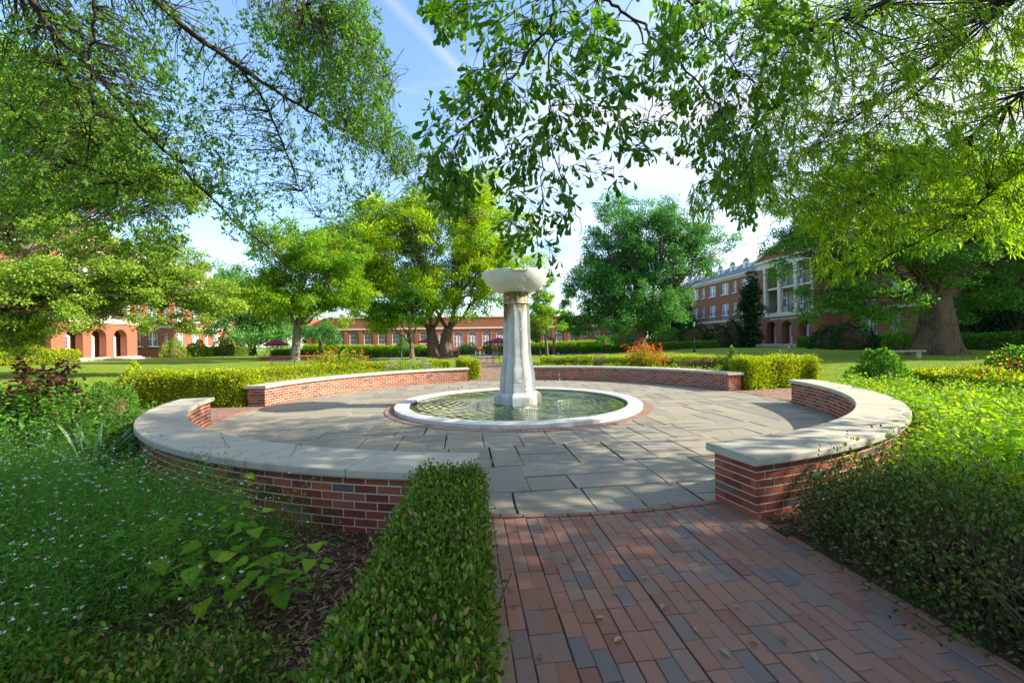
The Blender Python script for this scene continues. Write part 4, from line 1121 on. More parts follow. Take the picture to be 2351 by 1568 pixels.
def hedge(label, pts, width, h, mat, size, dens, group=None, wav=.04, rnd_top=.0, core=True, z0=None, tpl=T_DIA, name='clipped_hedge', jit=.04, stems=0):
    """clipped hedge along a plan polyline"""
    fr = path_frames(pts); L = len(fr)*.05
    c = fr[len(fr)//2]; base = np.array([c[0], c[1], hgt(c[0], c[1])])
    r = empty(name, tuple(base), 0, label, 'hedge', group)
    perim = width + 2*h; n = int(L*perim*dens); nend = int(width*h*2*dens)
    i = RG.integers(0, len(fr), n); f = fr[i] + np.concatenate([fr[i][:, 2:]*(RG.random((n, 1))-.5)*.05, np.zeros((n, 2))], 1)
    s = RG.random(n)*perim; nx, ny = -f[:, 3], f[:, 2]
    gz = np.array([hgt(a, b) for a, b in f[:, :2]])
    lump = wav*(np.sin(f[:, 0]*3.1+f[:, 1]*2.3)+np.sin(f[:, 0]*7.7-f[:, 1]*5.9)*.6+np.sin(f[:, 0]*17+f[:, 1]*13)*.35)
    side = np.where(s < h, -1, np.where(s > h+width, 1, 0))
    off = np.where(side == -1, -width/2, np.where(side == 1, width/2, s-h-width/2))
    z = np.where(side == -1, s, np.where(side == 1, s-h-width, h))
    if rnd_top: z = np.where(side == 0, h - rnd_top*(2*off/width)**2*h, z); off = np.where(side != 0, off*(1-rnd_top*.5*(z/h)**2), off)
    z = z + np.where(side == 0, lump, 0); off = off + side*lump
    P = np.stack([f[:, 0]+nx*off, f[:, 1]+ny*off, gz+z], 1)
    N = np.stack([nx*side, ny*side, (side == 0)*1.0], 1)
    # ends
    for e, sg in ((0, -1), (-1, 1)):
        q = fr[e]; a = (RG.random(nend)-.5)*width; zz = RG.random(nend)*h
        Pe = np.stack([q[0]-q[3]*a+q[2]*sg*0, q[1]+q[2]*a, zz+hgt(q[0], q[1])], 1); Ne = np.tile([q[2]*sg, q[3]*sg, 0], (nend, 1))
        P = np.concatenate([P, Pe]); N = np.concatenate([N, Ne])
    P = P - base
    shell_leaves('foliage', P, N, size, M[mat], r, tpl, jit=jit)
    # woody core that keeps light out of the middle
    V = []; ins = min(.12, width*.28); hw = width/2-ins; step = max(1, len(fr)//60)
    idx = list(range(0, len(fr), step)); idx = idx if idx[-1] == len(fr)-1 else idx+[len(fr)-1]
    for k in idx:
        q = fr[k]; g = hgt(q[0], q[1])
        inw = ins*(1 if k == idx[0] else -1 if k == idx[-1] else 0)
        for o, zz in ((-hw, .12*h), (-hw, h-ins*1.1), (hw, h-ins*1.1), (hw, .12*h)):
            V.append((q[0]-q[3]*o+q[2]*inw-base[0], q[1]+q[2]*o+q[3]*inw-base[1], g+zz-base[2]))
    m = len(idx); F = [(4*i_+j, 4*i_+(j+1) % 4, 4*i_+4+(j+1) % 4, 4*i_+4+j) for i_ in range(m-1) for j in range(4)]
    mb = MB()
    if core: mb.faces(V, F+[(0, 1, 2, 3), (4*m-1, 4*m-2, 4*m-3, 4*m-4)])
    # stems
    for k in range(int(L*6)+stems):
        q = fr[random.randrange(len(fr))]; o = random.uniform(-.8, .8)*width/2
        p = Vector((q[0]-q[3]*o-base[0], q[1]+q[2]*o-base[1], hgt(q[0], q[1])-base[2]-.02)); d = Vector((random.uniform(-.25, .25), random.uniform(-.25, .25), h*.8))
        mb.tube([p, p+d*.5+Vector((random.uniform(-.05, .05), random.uniform(-.05, .05), 0)), p+d], [.012, .008, .004], 4)
    mb.build('woody_stems', M['twig'], r)
    return r

def arcpts(a0, a1, r, n=40): return [tuple(pol(a0+(a1-a0)*k/n, r))[:2] for k in range(n+1)]
def rad(az, r0, r1): return [tuple(pol(az, r0))[:2], tuple(pol(az, r1))[:2]]
GH = 'clipped hedges framing the fountain garden'
# nearest hedges, leaf by leaf
pn = lambda u, v: tuple(uv(u, v))[:2]
hedge('low clipped box hedge running from the near left wall end beside the brick path', [pn(-1.46, -7.1), pn(-1.50, -8.4), pn(-1.58, -9.7)], .47, .58, 'clip', .024, 17000, GH, .018, tpl=T_OVAL, jit=.03, stems=60)
hedge('ragged low clipped hedge with bare twigs across the lower left corner', [(-1.05, 1.36), (-1.9, 1.30), (-3.2, 1.5)], .72, .36, 'clip', .025, 7000, GH, .04, tpl=T_OVAL, jit=.07, stems=420)
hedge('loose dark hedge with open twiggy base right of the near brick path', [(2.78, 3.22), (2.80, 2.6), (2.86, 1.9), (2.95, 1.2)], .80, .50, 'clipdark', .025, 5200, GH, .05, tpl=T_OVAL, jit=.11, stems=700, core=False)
# garden hedges
hedge('golden clipped hedge on the far left, curving behind the sunlit wall', arcpts(-82, -19, 10.4), .7, .74, 'gold', .055, 2300, GH, .03)
hedge('square ended golden hedge block beside the left path opening', rad(-85.0, 7.35, 10.4), .62, .88, 'gold', .05, 3400, GH, .03)
hedge('short golden hedge at the left edge of the far brick path', rad(-14.4, 7.6, 10.4), .6, .82, 'gold', .055, 2800, GH, .03)
hedge('yellow green clipped hedge curving behind the right far wall', arcpts(8, 70, 10.4), .7, .78, 'gold', .055, 2300, GH, .03)
hedge('orange tinged clipped hedge block right of the far right wall end', rad(72.0, 7.4, 10.4), .62, .92, 'gold', .05, 3400, GH, .03)
hedge('golden round topped hedge on the right between the two dark green mounds', arcpts(92, 108, 10.2), .95, .74, 'gold', .05, 2800, GH, .05, .25)
hedge('golden hedge at the right behind the blue flowered bed', arcpts(111, 128, 10.3), .9, .68, 'gold', .05, 2500, GH, .05, .25)
hedge('shaded green hedge behind the dark shrub left of the left wall', arcpts(-100, -132, 10.3), .8, .70, 'box', .05, 2600, GH, .05)
# far hedges by the buildings
def fh(label, a, b, w, h, m='dark', s=.16, d=260): hedge(label, [pn(*a), pn(*b)], w, h, m, s, d, 'long clipped hedges before the buildings', .05, jit=.08)
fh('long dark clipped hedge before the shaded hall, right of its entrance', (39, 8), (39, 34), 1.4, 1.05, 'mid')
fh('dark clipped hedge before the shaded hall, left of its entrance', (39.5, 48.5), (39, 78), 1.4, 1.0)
fh('sunlit clipped hedge before the left hall windows', (-39.5, 48.2), (-38, 62), 1.5, 1.05, 'box')
fh('yellow sunlit hedge left of the left hall entrance', (-39, 20), (-40, 34), 1.6, 1.1, 'gold')
fh('low dark hedge left of the far terrace', (-24, 40.5), (-4.2, 40.5), 1.1, .85, 'mid')
fh('low dark hedge right of the far terrace behind the lawn', (6, 40.5), (32, 40.5), 1.1, .8, 'mid')
fh('pale shrubs along the dining hall wall on the left', (-30, 66), (-8.8, 66), 1.8, 1.3, 'bright')
fh('pale shrubs along the dining hall wall on the right', (9, 66), (30, 66), 1.8, 1.4, 'bright')

def shrub(label, p, r, h, mat, size, n, cone=0.0, tpl=T_DIA, name='round_shrub', cat='shrub', group=None, lump=.12, extra=None):
    rt = empty(name, (p[0], p[1], p[2] if len(p) > 2 else hgt(p[0], p[1])), 0, label, cat, group)
    d = unit(n); d[:, 2] = np.abs(d[:, 2])*1.0 - .25; 
    k = 1 + lump*(np.sin(d[:, 0]*6+d[:, 1]*4+p[0])+np.sin(d[:, 1]*9-d[:, 2]*7+p[1])*.7)
    zz = (d[:, 2]+.25)/1.0; rr = r*k*(1-cone*zz)*np.sqrt(RG.random(n)*.35+.65)
    P = np.stack([d[:, 0]*rr, d[:, 1]*rr, np.clip(zz*h*np.clip(k, .8, 1.25), .02, None)], 1)
    shell_leaves('foliage', P, norm(d+[0, 0, .2]), size, M[mat], rt, tpl, jit=.03)
    mb = MB()
    mb.lathe([(r*.5, .03), (r*.62*(1-cone*.3), h*.35), (r*.45*(1-cone*.6), h*.65), (.01, h*.80)], n=10)
    for _ in range(8):
        a = random.random()*6.28; mb.tube([(0, 0, 0), (r*.3*math.cos(a), r*.3*math.sin(a), h*.4), (r*.6*math.cos(a), r*.6*math.sin(a), h*.75)], [.02, .012, .005], 4)
    mb.build('woody_stems', M['twig'], rt)
    return rt
shrub('pointed dark green topiary shrub at the right end of the far right wall', tuple(pol(67.5, 7.75)), .52, 1.08, 'box', .05, 5200, .55, name='topiary_shrub')
shrub('dark green cone shaped shrub behind the coping of the right wall', tuple(pol(92.5, 9.0)), .78, 1.12, 'mid', .06, 7500, .45, name='topiary_shrub')
shrub('broad dark green mound shrub on the right in front of the stone bench', tuple(pol(97, 11.3)), .85, 1.18, 'mid', .06, 7500, .35, name='topiary_shrub')
shrub('bluish green shrub in shade in front of the square golden hedge', tuple(pol(-98.5, 9.3)), .55, .75, 'mid', .045, 4200, .1)
shrub('tall yellow tipped shrub at the outer end of the left golden hedge', tuple(pol(-86, 10.6)), .6, 1.05, 'gold', .055, 3600, .2)
for k, (xd, r_, hh) in enumerate(((1080, 1.25, 1.5), (1063, .9, 1.2), (1121, 1.05, 1.6), (1152, 1.1, 1.5))):
    o = at(xd, 800, 58); shrub(['round clipped dark bush just left of the far steps', 'small round bush left of the far steps against the double trunk', 'round clipped dark bush just right of the far steps', 'round clipped dark bush beneath the far maroon umbrella'][k], (o.x, o.y, 0), r_, hh, 'mid', .14, 1500, group='round clipped bushes by the far steps')
for k, (xd, Y, r_, hh, m_, lb) in enumerate((
    (1440, 72, 3.4, 3.6, 'mid', 'wide green shrub seen past the left side of the big green tree trunk'),
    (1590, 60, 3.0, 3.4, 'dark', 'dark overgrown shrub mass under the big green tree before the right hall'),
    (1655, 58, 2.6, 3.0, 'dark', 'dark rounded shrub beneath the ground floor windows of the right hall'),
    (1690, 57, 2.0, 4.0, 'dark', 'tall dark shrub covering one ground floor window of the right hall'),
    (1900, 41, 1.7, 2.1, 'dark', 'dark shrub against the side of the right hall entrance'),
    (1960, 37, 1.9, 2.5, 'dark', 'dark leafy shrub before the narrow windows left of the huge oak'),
    (2060, 34, 1.1, 1.3, 'mid', 'small green shrub below the double window left of the huge oak'),
    (400, 52, 1.4, 2.2, 'pale', 'leafy shrub below the left hall windows nearest its entrance'),
    (455, 56, 1.5, 2.0, 'bright', 'yellow green shrub in the middle below the left hall windows'),
    (520, 60, 1.8, 3.2, 'bright', 'tall sunlit shrub at the far corner of the left hall'),
    (40, 36, 2.4, 2.0, 'gold', 'bright yellow shrubs at the left frame edge by the left hall'),
    (925, 62, 1.2, 2.4, 'cool', 'small blue green conifer shrub beside the double trunk'),
    (1530, 62, 3.2, 2.8, 'mid', 'green shrub mass right of the trunk of the big green tree'),
    (1385, 66, 2.0, 2.0, 'mid', 'green shrub against the right end of the dining hall'))):
    o = at(xd, 800, Y); shrub(lb, (o.x, o.y), r_, hh, m_, .17, int(1500*r_), .15, name='leafy_shrub')

# ---- flowering plants in the beds
def sprays(root, n, r, h, matl, matf, nl, nf, size=.05, fsize=.03, tpl=T_OVAL, seed=1, topf=.8, base_r=.12, lean=.35):
    """stems fanning from a base, leaves along them and blossoms at the tips"""
    g = np.random.default_rng(seed); mb = MB(); LP = []; LD = []; FP = []
    for k in range(n):
        a = g.random()*6.28; R_ = r*math.sqrt(g.random()); b = base_r*math.sqrt(g.random())
        p0 = np.array([b*math.cos(a), b*math.sin(a), 0]); p2 = np.array([R_*math.cos(a), R_*math.sin(a), h*(.65+.4*g.random())*(1-.25*(R_/r)**2)]); p1 = (p0+p2)/2+np.array([-math.cos(a), -math.sin(a), 0])*R_*lean*.5+[0, 0, h*.1]
        q = [(1-t_)**2*p0+2*t_*(1-t_)*p1+t_*t_*p2 for t_ in np.linspace(0, 1, 5)]
        mb.tube(q, [.007, .005, .004, .003, .002] if h > .6 else [.004, .003, .003, .002, .001], 4, cap=False)
        for _ in range(nl):
            t_ = .25+.75*g.random(); LP.append((1-t_)**2*p0+2*t_*(1-t_)*p1+t_*t_*p2 + g.normal(0, size*.5, 3)); v = g.normal(size=3); v[2] = v[2]*.5+.2; LD.append(v)
        for _ in range(nf): FP.append(p2 + g.normal(0, fsize*1.6, 3) - [0, 0, g.random()*h*(1-topf)])
    mb.build('stems', M['twig'] if h > .8 else M['green_stem'], root)
    LP = np.array(LP); leaf_mesh('leaves', LP, np.array(LD), unit(len(LP))*.6+UP, size*(.6+.7*RG.random(len(LP))), RG.random(len(LP)), tpl, M[matl], root)
    if nf and matf:
        FP = np.array(FP); m_ = len(FP); leaf_mesh('blossoms', FP, unit(m_)+UP*.5, unit(m_), fsize*(.6+.8*RG.random(m_)), RG.random(m_), T_OVAL, M[matf], root)

def plant(name, label, p, cat, group=None, **k):
    r = empty(name, (p[0], p[1], p[2] if len(p) > 2 else hgt(p[0], p[1])+.02), random.random()*6, label, cat, group); sprays(r, **k); return r
M['crimson'] = leafmat('crimson_petal', [(0, (.35,.008,.01)), (1, (.62,.03,.02))], .3, (1.1, .9, .6))
plant('rose_bush', 'wide bush with orange red blossoms behind the left wall', tuple(at(775, 830, 18.2).xy), 'bush', n=150, r=1.5, h=1.45, matl='smallyellow', matf='orange', nl=24, nf=2, size=.10, fsize=.09, seed=2)
plant('rose_bush', 'orange red flowering bush behind the right wall before the big green tree', tuple(at(1480, 830, 17.2).xy), 'bush', n=100, r=.85, h=1.5, matl='smallyellow', matf='orange', nl=20, nf=7, size=.09, fsize=.085, seed=3, topf=.85)
plant('salvia_clump', 'loose clump of blue flower spikes behind the left wall', tuple(at(938, 830, 17.9).xy), 'plant', n=150, r=1.1, h=1.05, matl='bright', matf='blue', nl=16, nf=5, size=.07, fsize=.035, seed=4, topf=.75)
plant('salvia_clump', 'pale blue flower spikes rising over the hedge right of the far wall end', tuple(at(1790, 830, 15.6).xy), 'plant', n=60, r=.8, h=1.25, matl='bright', matf='blue', nl=6, nf=5, size=.06, fsize=.03, seed=5, topf=.7)
plant('ornamental_grass', 'tuft of upright yellow green grass blades at the end of the orange tinged hedge', tuple(at(1865, 830, 13.2).xy), 'plant', n=30, r=.25, h=1.1, matl='gold', matf=None, nl=14, nf=0, size=.16, tpl=T_NAR, seed=6)
for k, (xd, hh) in enumerate(((1322, .62), (1375, .85), (1560, .62), (1590, .72), (1620, .85), (1657, .9), (1752, .75))):
    Y = [17.6, 17.5, 16.9, 16.7, 16.4, 16.2, 15.2][k]
    plant('purple_basil_plant', ['small purple leaved plant nearest the fountain behind the right wall', 'tall purple leaved plant, second right of the fountain behind the wall', 'low purple leaved plant just right of the orange bush', 'purple leaved plant, second to the right of the orange bush', 'purple leaved plant, third to the right of the orange bush', 'tallest purple leaved plant right of the orange bush', 'lone purple leaved plant left of the pointed topiary'][k],
          tuple(at(xd, 830, Y).xy), 'plant', 'purple leaved plants behind the right wall', n=34, r=.34, h=hh+.1, matl='basil', matf=None, nl=22, nf=0, size=.075, seed=20+k)
# crimson flowered shrub with bare forked branches at the right
plant('crimson_shrub', 'open branched shrub with bright red blossoms at the right frame edge', tuple(at(2310, 870, 8.3).xy), 'bush', n=30, r=.9, h=1.45, matl='bright', matf='crimson', nl=9, nf=4, size=.055, fsize=.045, seed=9, base_r=.05, lean=.1)
# burgundy shrub at the left
def burgundy():
    p = at(20, 830, 5.6); r = empty('burgundy_shrub', (p.x, p.y, .02), 0, 'twisted shrub with burgundy and green leaves at the left frame edge', 'bush')
    g = np.random.default_rng(4); mb = MB(); tips = []
    def grow(p, d, L, rad, lv):
        q = [p]; dd = d
        for _ in range(4):
            dd = (dd + Vector(g.normal(0, .20, 3))).normalized(); q.append(q[-1]+dd*L/4)
        mb.tube(q, [rad*(1-.45*i/4) for i in range(5)], 5, cap=False)
        if lv == 0: tips.extend(q[1:]); return
        for _ in range(3 if lv > 1 else 4):
            i = int(g.integers(2, 5)); nd = (dd + Vector(g.normal(0, .55, 3)) + Vector((0, 0, .12))).normalized(); grow(q[i], nd, L*.68, rad*.55, lv-1)
    for k in range(9):
        a = k*.72; grow(Vector((.22*math.cos(a), .15*math.sin(a), 0)), Vector((math.cos(a)*.55, math.sin(a)*.45, .85)).normalized(), .62, .022, 3)
    mb.build('branches', M['barkdark'], r)
    T = np.array([tuple(t_) for t_ in tips]); m_ = 9000; P = T[g.integers(0, len(T), m_)]+g.normal(0, .045, (m_, 3))
    top = P[:, 2] + g.normal(0, .22, m_) > 1.15
    D = unit(m_)*[1, 1, .5]+[0, 0, .15]
    leaf_mesh('burgundy_leaves', P[top], D[top], unit(top.sum())+UP, .068*(.7+.6*RG.random(top.sum())), RG.random(top.sum()), T_OVAL, M['red'], r)
    leaf_mesh('green_leaves', P[~top], D[~top], unit((~top).sum())+UP, .055*(.7+.6*RG.random((~top).sum())), RG.random((~top).sum()), T_OVAL, M['mid'], r)
burgundy()

def yucca(label, p, n, L, w, mat, seed, arch=.25):
    r = empty('yucca_plant', p, 0, label, 'plant'); g = np.random.default_rng(seed); V = []; F = []; ti = []
    for k in range(n):
        a = g.random()*6.28; el = .25+1.1*g.random(); l = L*(.7+.4*g.random()); d = np.array([math.cos(a)*math.cos(el), math.sin(a)*math.cos(el), math.sin(el)]); s_ = np.array([-math.sin(a), math.cos(a), 0]); up = np.cross(s_, d)
        b = len(V); m = 7
        for i in range(m+1):
            t_ = i/m; c = d*l*t_ - np.array([0, 0, arch*l*t_**2.2]) + np.array([math.cos(a), math.sin(a), 0])*.02; ww = w*(1-t_**2.2)*(.6+.8*min(t_*3, 1))*.5
            V += [c-s_*ww+up*ww*.35, c, c+s_*ww+up*ww*.35]
        for i in range(m):
            for j in (0, 1): F.append((b+3*i+j, b+3*i+j+1, b+3*i+4+j, b+3*i+3+j)); ti.append(g.random())
    np_mesh('blades', V, F, ti, M[mat], r, smooth=True)
p = gnd(212, 1100); yucca('spiky blue green yucca in front of the burgundy shrub at the left', (p.x, p.y, .05), 40, 1.0, .05, 'yucca', 3)
p = gnd(290, 1030); yucca('broad strap leaved lily clump at the left end of the coping', (p.x-.1, p.y+.1, .05), 44, .85, .06, 'mid', 5, .6)

# ground covering masses nobody could count
def inbed(n, a0, a1, r0, r1):
    a = np.radians(a0+(a1-a0)*RG.random(n)); r = np.sqrt(r0*r0+(r1*r1-r0*r0)*RG.random(n)); return CX+r*np.sin(a), CY+r*np.cos(a)
def mass(name, region, n, hfun, mat, size, tpl, fl=None, nfl=0, fsize=.014, flat=.35, keep=None, tufts=0, tr=.08):
    cx, cy = inbed(tufts, *region)
    if keep is not None: k = keep(cx, cy); cx, cy = cx[k], cy[k]
    hh = hfun(cx, cy)*(.55+.65*RG.random(len(cx))); la = RG.random(len(cx))*6.28; lr = .35*RG.random(len(cx)); tb = RG.random(len(cx))
    def place(m, top=False):
        w = hh/hh.sum(); i = RG.choice(len(cx), m, p=w); f = (1.0-.12*RG.random(m)) if top else RG.random(m)**.7; z = hh[i]*f
        return i, np.stack([cx[i]+np.cos(la[i])*lr[i]*z*1.2, cy[i]+np.sin(la[i])*lr[i]*z*1.2, .03+z], 1)+RG.normal(0, 1, (m, 3))*(tr*(.35+.9*f))[:, None]*[1, 1, .35]
    i, P = place(n); d = P[:, :2]-np.stack([cx[i], cy[i]], 1); D = unit(n)*[1, 1, .7]+[0, 0, flat]; D[:, :2] += d*4
    t_ = np.clip(.6*RG.random(n)+.4*tb[i], 0, 1)
    # stems carry the leaves
    sm = MB()
    for k in RG.choice(len(cx), min(len(cx), 1100), replace=False):
        for _ in range(2):
            e = Vector((RG.normal(0, tr*.7), RG.normal(0, tr*.7), 0)); z = float(hh[k])
            sm.tube([(cx[k], cy[k], .0), (cx[k]+math.cos(la[k])*lr[k]*z*.5+e.x*.4, cy[k]+math.sin(la[k])*lr[k]*z*.5+e.y*.4, z*.5), (cx[k]+math.cos(la[k])*lr[k]*z*1.2+e.x, cy[k]+math.sin(la[k])*lr[k]*z*1.2+e.y, z*1.02+.02)], [.0028, .002, .001], 3, cap=False)
    tag(sm.build(name+'_stems', M['green_stem']), kind='stuff')
    tag(leaf_mesh(name, P, D, unit(n)*.8+UP, size*(.5+RG.random(n)), t_, tpl, M[mat]), kind='stuff')
    if nfl:
        i, c = place(nfl, True); m_ = 10
        P = np.repeat(c, m_, 0) + RG.normal(0, fsize*.5, (len(c)*m_, 3))*[1, 1, .5]
        tag(leaf_mesh(name+'_'+fl[1], P, unit(len(P))*[1, 1, .4]+[0, 0, .4], unit(len(P))*.5+UP, fsize*(.7+.6*RG.random(len(P))), RG.random(len(P)), T_PET, M[fl[0]]), kind='stuff')
lum = lambda x, y, a=1: .5+.5*np.sin(x*2.3+1)*np.sin(y*2.9)
# left: fine white flowered cover, thinning toward the mulch patch by the wall end
def hl(x, y): 
    m = np.clip((-.95-x)/1.1, 0, 1); d = np.hypot(x-CX, y-CY); near = np.clip((d-7.15)/.9, .22, 1)
    return (.28+.40*m+.12*lum(x, y)+.07*np.sin(x*9)*np.sin(y*8))*near*np.where(y > 4.1, .35, 1)
kl = lambda x, y: (x < -1.35-.25*np.sin(y*5)) & (y > 1.0) & (RG.random(len(x)) < np.clip((-1.2-x)*1.3, 0, 1))
mass('white_flower_groundcover', (186, 228, 7.22, 10.9), 300000, hl, 'fine', .026, T_NAR, ('white', 'blossoms'), 3000, .0075, keep=kl, tufts=2300, tr=.075)
mass('left_bed_foliage', (228, 251, 7.35, 10.2), 16000, lambda x, y: .30+.2*lum(x, y), 'mid', .05, T_OVAL, ('blue', 'blossoms'), 60, .010, tufts=260, tr=.13)
# right: bright leafy bed
hr = lambda x, y: .42+.24*lum(x, y)+.06*np.sin(x*7)*np.sin(y*6)
kr = lambda x, y: ~((x < 3.45) & (y < 3.6)) & (y > 1.2)
mass('bright_bed_foliage', (97, 160, 7.4, 10.6), 110000, hr, 'bright', .045, T_OVAL, ('blue', 'blossoms'), 900, .012, keep=kr, tufts=1100, tr=.10)
mass('bright_bed_broad_leaves', (112, 158, 7.5, 10.4), 7000, lambda x, y: hr(x, y)+.05, 'weed', .065, T_HEART, keep=kr, tufts=420, tr=.12)
mass('far_left_bed_plants', (-83, -19, 7.35, 9.9), 26000, lambda x, y: .34+.18*lum(x, y), 'gold', .06, T_DIA, ('blue', 'blossoms'), 60, .014, tufts=700, tr=.12)
mass('far_right_bed_plants', (6, 70, 7.35, 9.9), 26000, lambda x, y: .38+.14*lum(x, y), 'smallyellow', .06, T_DIA, tufts=700, tr=.12)

# bark chips strewn over the visible mulch
def chips(name, n, reg, size=.045):
    x, y = inbed(n, *reg); k = np.abs((x-CX)*EU[0]+(y-CY)*EU[1]) > 1.31; x, y = x[k], y[k]; n = len(x); P = np.stack([x, y, .045+.02*RG.random(n)], 1)
    tag(leaf_mesh(name, P, unit(n)*[1, 1, .18], unit(n)*.35+UP, size*(.4+RG.random(n)), RG.random(n), (np.array([[-.12,0,0],[.12,0,0],[.09,1,0],[-.07,.95,0]]), np.array([[0,1,2,3]])), M['chip']), kind='stuff')
chips('bark_chips_left', 20000, (184.7, 208, 7.22, 10.6)); chips('bark_chips_right', 16000, (135, 166.5, 7.22, 10.8))

# individual broad leaved weeds in front of the left groundcover
def weed(label, p, h, n, size, seed, mat='weed', lean=(0, 0)):
    r = empty('broad_leaved_weed', p, 0, label, 'plant', 'broad leaved weeds in the left bed'); g = np.random.default_rng(seed)
    mb = MB(); top = np.array([lean[0], lean[1], h]); q = [top*t_ + np.array([.03*math.sin(3*t_), 0, 0]) for t_ in np.linspace(0, 1, 6)]; mb.tube(q, [.006, .005, .005, .004, .003, .002], 5); P = []; D = []
    for k in range(n):
        t_ = .25+.75*(k+1)/n; a = k*2.4+g.random(); p0 = top*t_; d = np.array([math.cos(a), math.sin(a), -.1]); tip = p0+d*size*.55+np.array([0, 0, .02])
        mb.tube([p0, (p0+tip)/2+[0, 0, .015], tip], .0018, 4, cap=False); P.append(tip); D.append(d+np.array([0, 0, -.25+.3*g.random()]))
    mb.build('stem', M['green_stem'], r); leaf_mesh('leaves', np.array(P), np.array(D), np.tile(UP, (n, 1))+unit(n)*.3, size*(.6+.6*g.random(n)), g.random(n)*.9, T_HEART, M[mat], r)
ws = [(520, 1370, .30, 11, .085), (600, 1330, .34, 12, .08), (560, 1290, .36, 10, .075), (655, 1400, .26, 9, .08), (720, 1390, .30, 9, .07), (480, 1420, .28, 9, .10), (430, 1330, .34, 9, .09), (610, 1400, .22, 8, .075), (355, 1400, .36, 8, .11), (540, 1230, .42, 10, .07)]
lbs = ['pale green weed with rounded leaves at the centre of the left bed', 'weed with heart shaped leaves beside the sunlit orange mulch patch', 'light green weed rising before the white flowers', 'small weed with chewed leaves at the edge of the mulch', 'lone dark weed with ragged leaves standing on open mulch', 'low weed with one large drooping leaf near the ragged hedge', 'weed with blue green leaves left of the pale ones', 'short weed with yellowed leaves on the mulch edge', 'large leaved weed with a big hanging perforated leaf', 'tall thin weed against the dark brick of the left wall']
for k, (xd, yd, h_, n_, s_) in enumerate(ws):
    p = gnd(xd, yd+40*h_, .05); weed(lbs[k], tuple(p), h_*1.35, n_+2, s_*1.3, 40+k, lean=(random.uniform(-.06, .06), random.uniform(-.06, .06)))
# thin vines leaning over the coping
def vine(label, pts, seed):
    pts = [Vector(p) for p in pts]; r = empty('thin_vine', tuple(pts[0]), 0, label, 'plant', 'thin vines leaning on the left wall'); mb = MB(); b = pts[0]; q = [p-b for p in pts]; mb.tube(q, .0025, 4)
    g = np.random.default_rng(seed); P = []; 
    for k in range(26):
        t_ = (k+1)/26*(len(q)-1.001); i = int(t_); P.append(tuple(q[i].lerp(q[i+1], t_-i)+Vector(g.normal(0, .008, 3))))
    mb.build('stem', M['green_stem'], r); leaf_mesh('leaves', np.array(P), unit(26)+[0, 0, .1], unit(26)+UP, .016+.018*g.random(26), g.random(26), T_OVAL, M['weed'], r)
vine('thin vine crossing the coping near its left joint', [at(560, 1190, 3.6), at(600, 1110, 3.7), at(650, 1070, 3.75), at(685, 1020, 3.8)], 1)
vine('thin vine curving up before the dark bricks near the hedge', [at(610, 1280, 3.0), at(640, 1190, 3.05), at(680, 1130, 3.1), at(725, 1090, 3.12)], 2)
vine('thin vine rising over the middle of the broad coping', [at(470, 1150, 4.0), at(500, 1060, 4.1), at(520, 1020, 4.15), at(505, 990, 4.2)], 3)

# fallen leaves, one by one
def dead_leaf(p, rz, s, label, group, tint, rx=0.0, curl=.5):
    V = []; F = []; prof = [(0, .02), (.2, .12), (.5, .26), (.8, .22), (1, .03)]
    for t_, w in prof:
        for sx in (-1, 0, 1): V.append((sx*w*s, (t_-.5)*s, abs(sx)*w*curl*s + .006 + .03*s*math.sin(t_*3)))
    F = [(3*i+j, 3*i+j+1, 3*i+4+j, 3*i+3+j) for i in range(4) for j in (0, 1)]
    o = np_mesh('fallen_leaf', V, F, [tint]*8, M['deadleaf']); o.location = p; o.rotation_euler = (rx, 0, rz); tag(o, label, 'leaf', group)
spots = [(1173, 1352), (1180, 1393), (1143, 1303), (1241, 1510), (1296, 1292), (1313, 1284), (1352, 1280), (1480, 1328), (1414, 1364), (1522, 1395), (1597, 1447), (1377, 1420), (1490, 1300), (1665, 1500), (1690, 1395), (1730, 1480), (1420, 1470), (1255, 1215), (1560, 1210), (1620, 1290), (1800, 1470), (1870, 1510)]
for k, (xd, yd) in enumerate(spots):
    p = gnd(xd, yd, .02); dead_leaf(tuple(p), random.random()*6.28, random.uniform(.035, .062), 'small curled dry leaf lying on the near brick path', 'dry leaves on the near brick path', random.random()*.95)
for k, (xd, yd) in enumerate([(1260, 1130), (1290, 1090), (1380, 1125), (1570, 1075), (1230, 1080), (1490, 1050), (1340, 1040), (1600, 1110), (1200, 1120), (1050, 1000), (900, 960)]):
    p = gnd(xd, yd, .022); dead_leaf(tuple(p), random.random()*6.28, random.uniform(.03, .07), 'small dry leaf lying on the grey flagstones', 'dry leaves on the flagstones', random.random())
for k, (xd, yd) in enumerate([(640, 1053), (520, 985), (455, 935), (700, 1040), (1950, 925), (1850, 1020), (1760, 1015), (2040, 935)]):
    Y = (EYE-.577)*FD/(yd-786.8-.0174*(1175-xd)); p = at(xd, yd, Y); dead_leaf((p.x, p.y, .58), random.random()*6.28, .035, 'tiny dry leaf on top of the pale wall coping', 'dry leaves on the coping', random.random())
p = at(905, 1395, 1.62); dead_leaf((p.x, p.y, p.z), 2.2, .085, 'long brown dry leaf caught upright on the near left hedge', None, .45, 1.0)

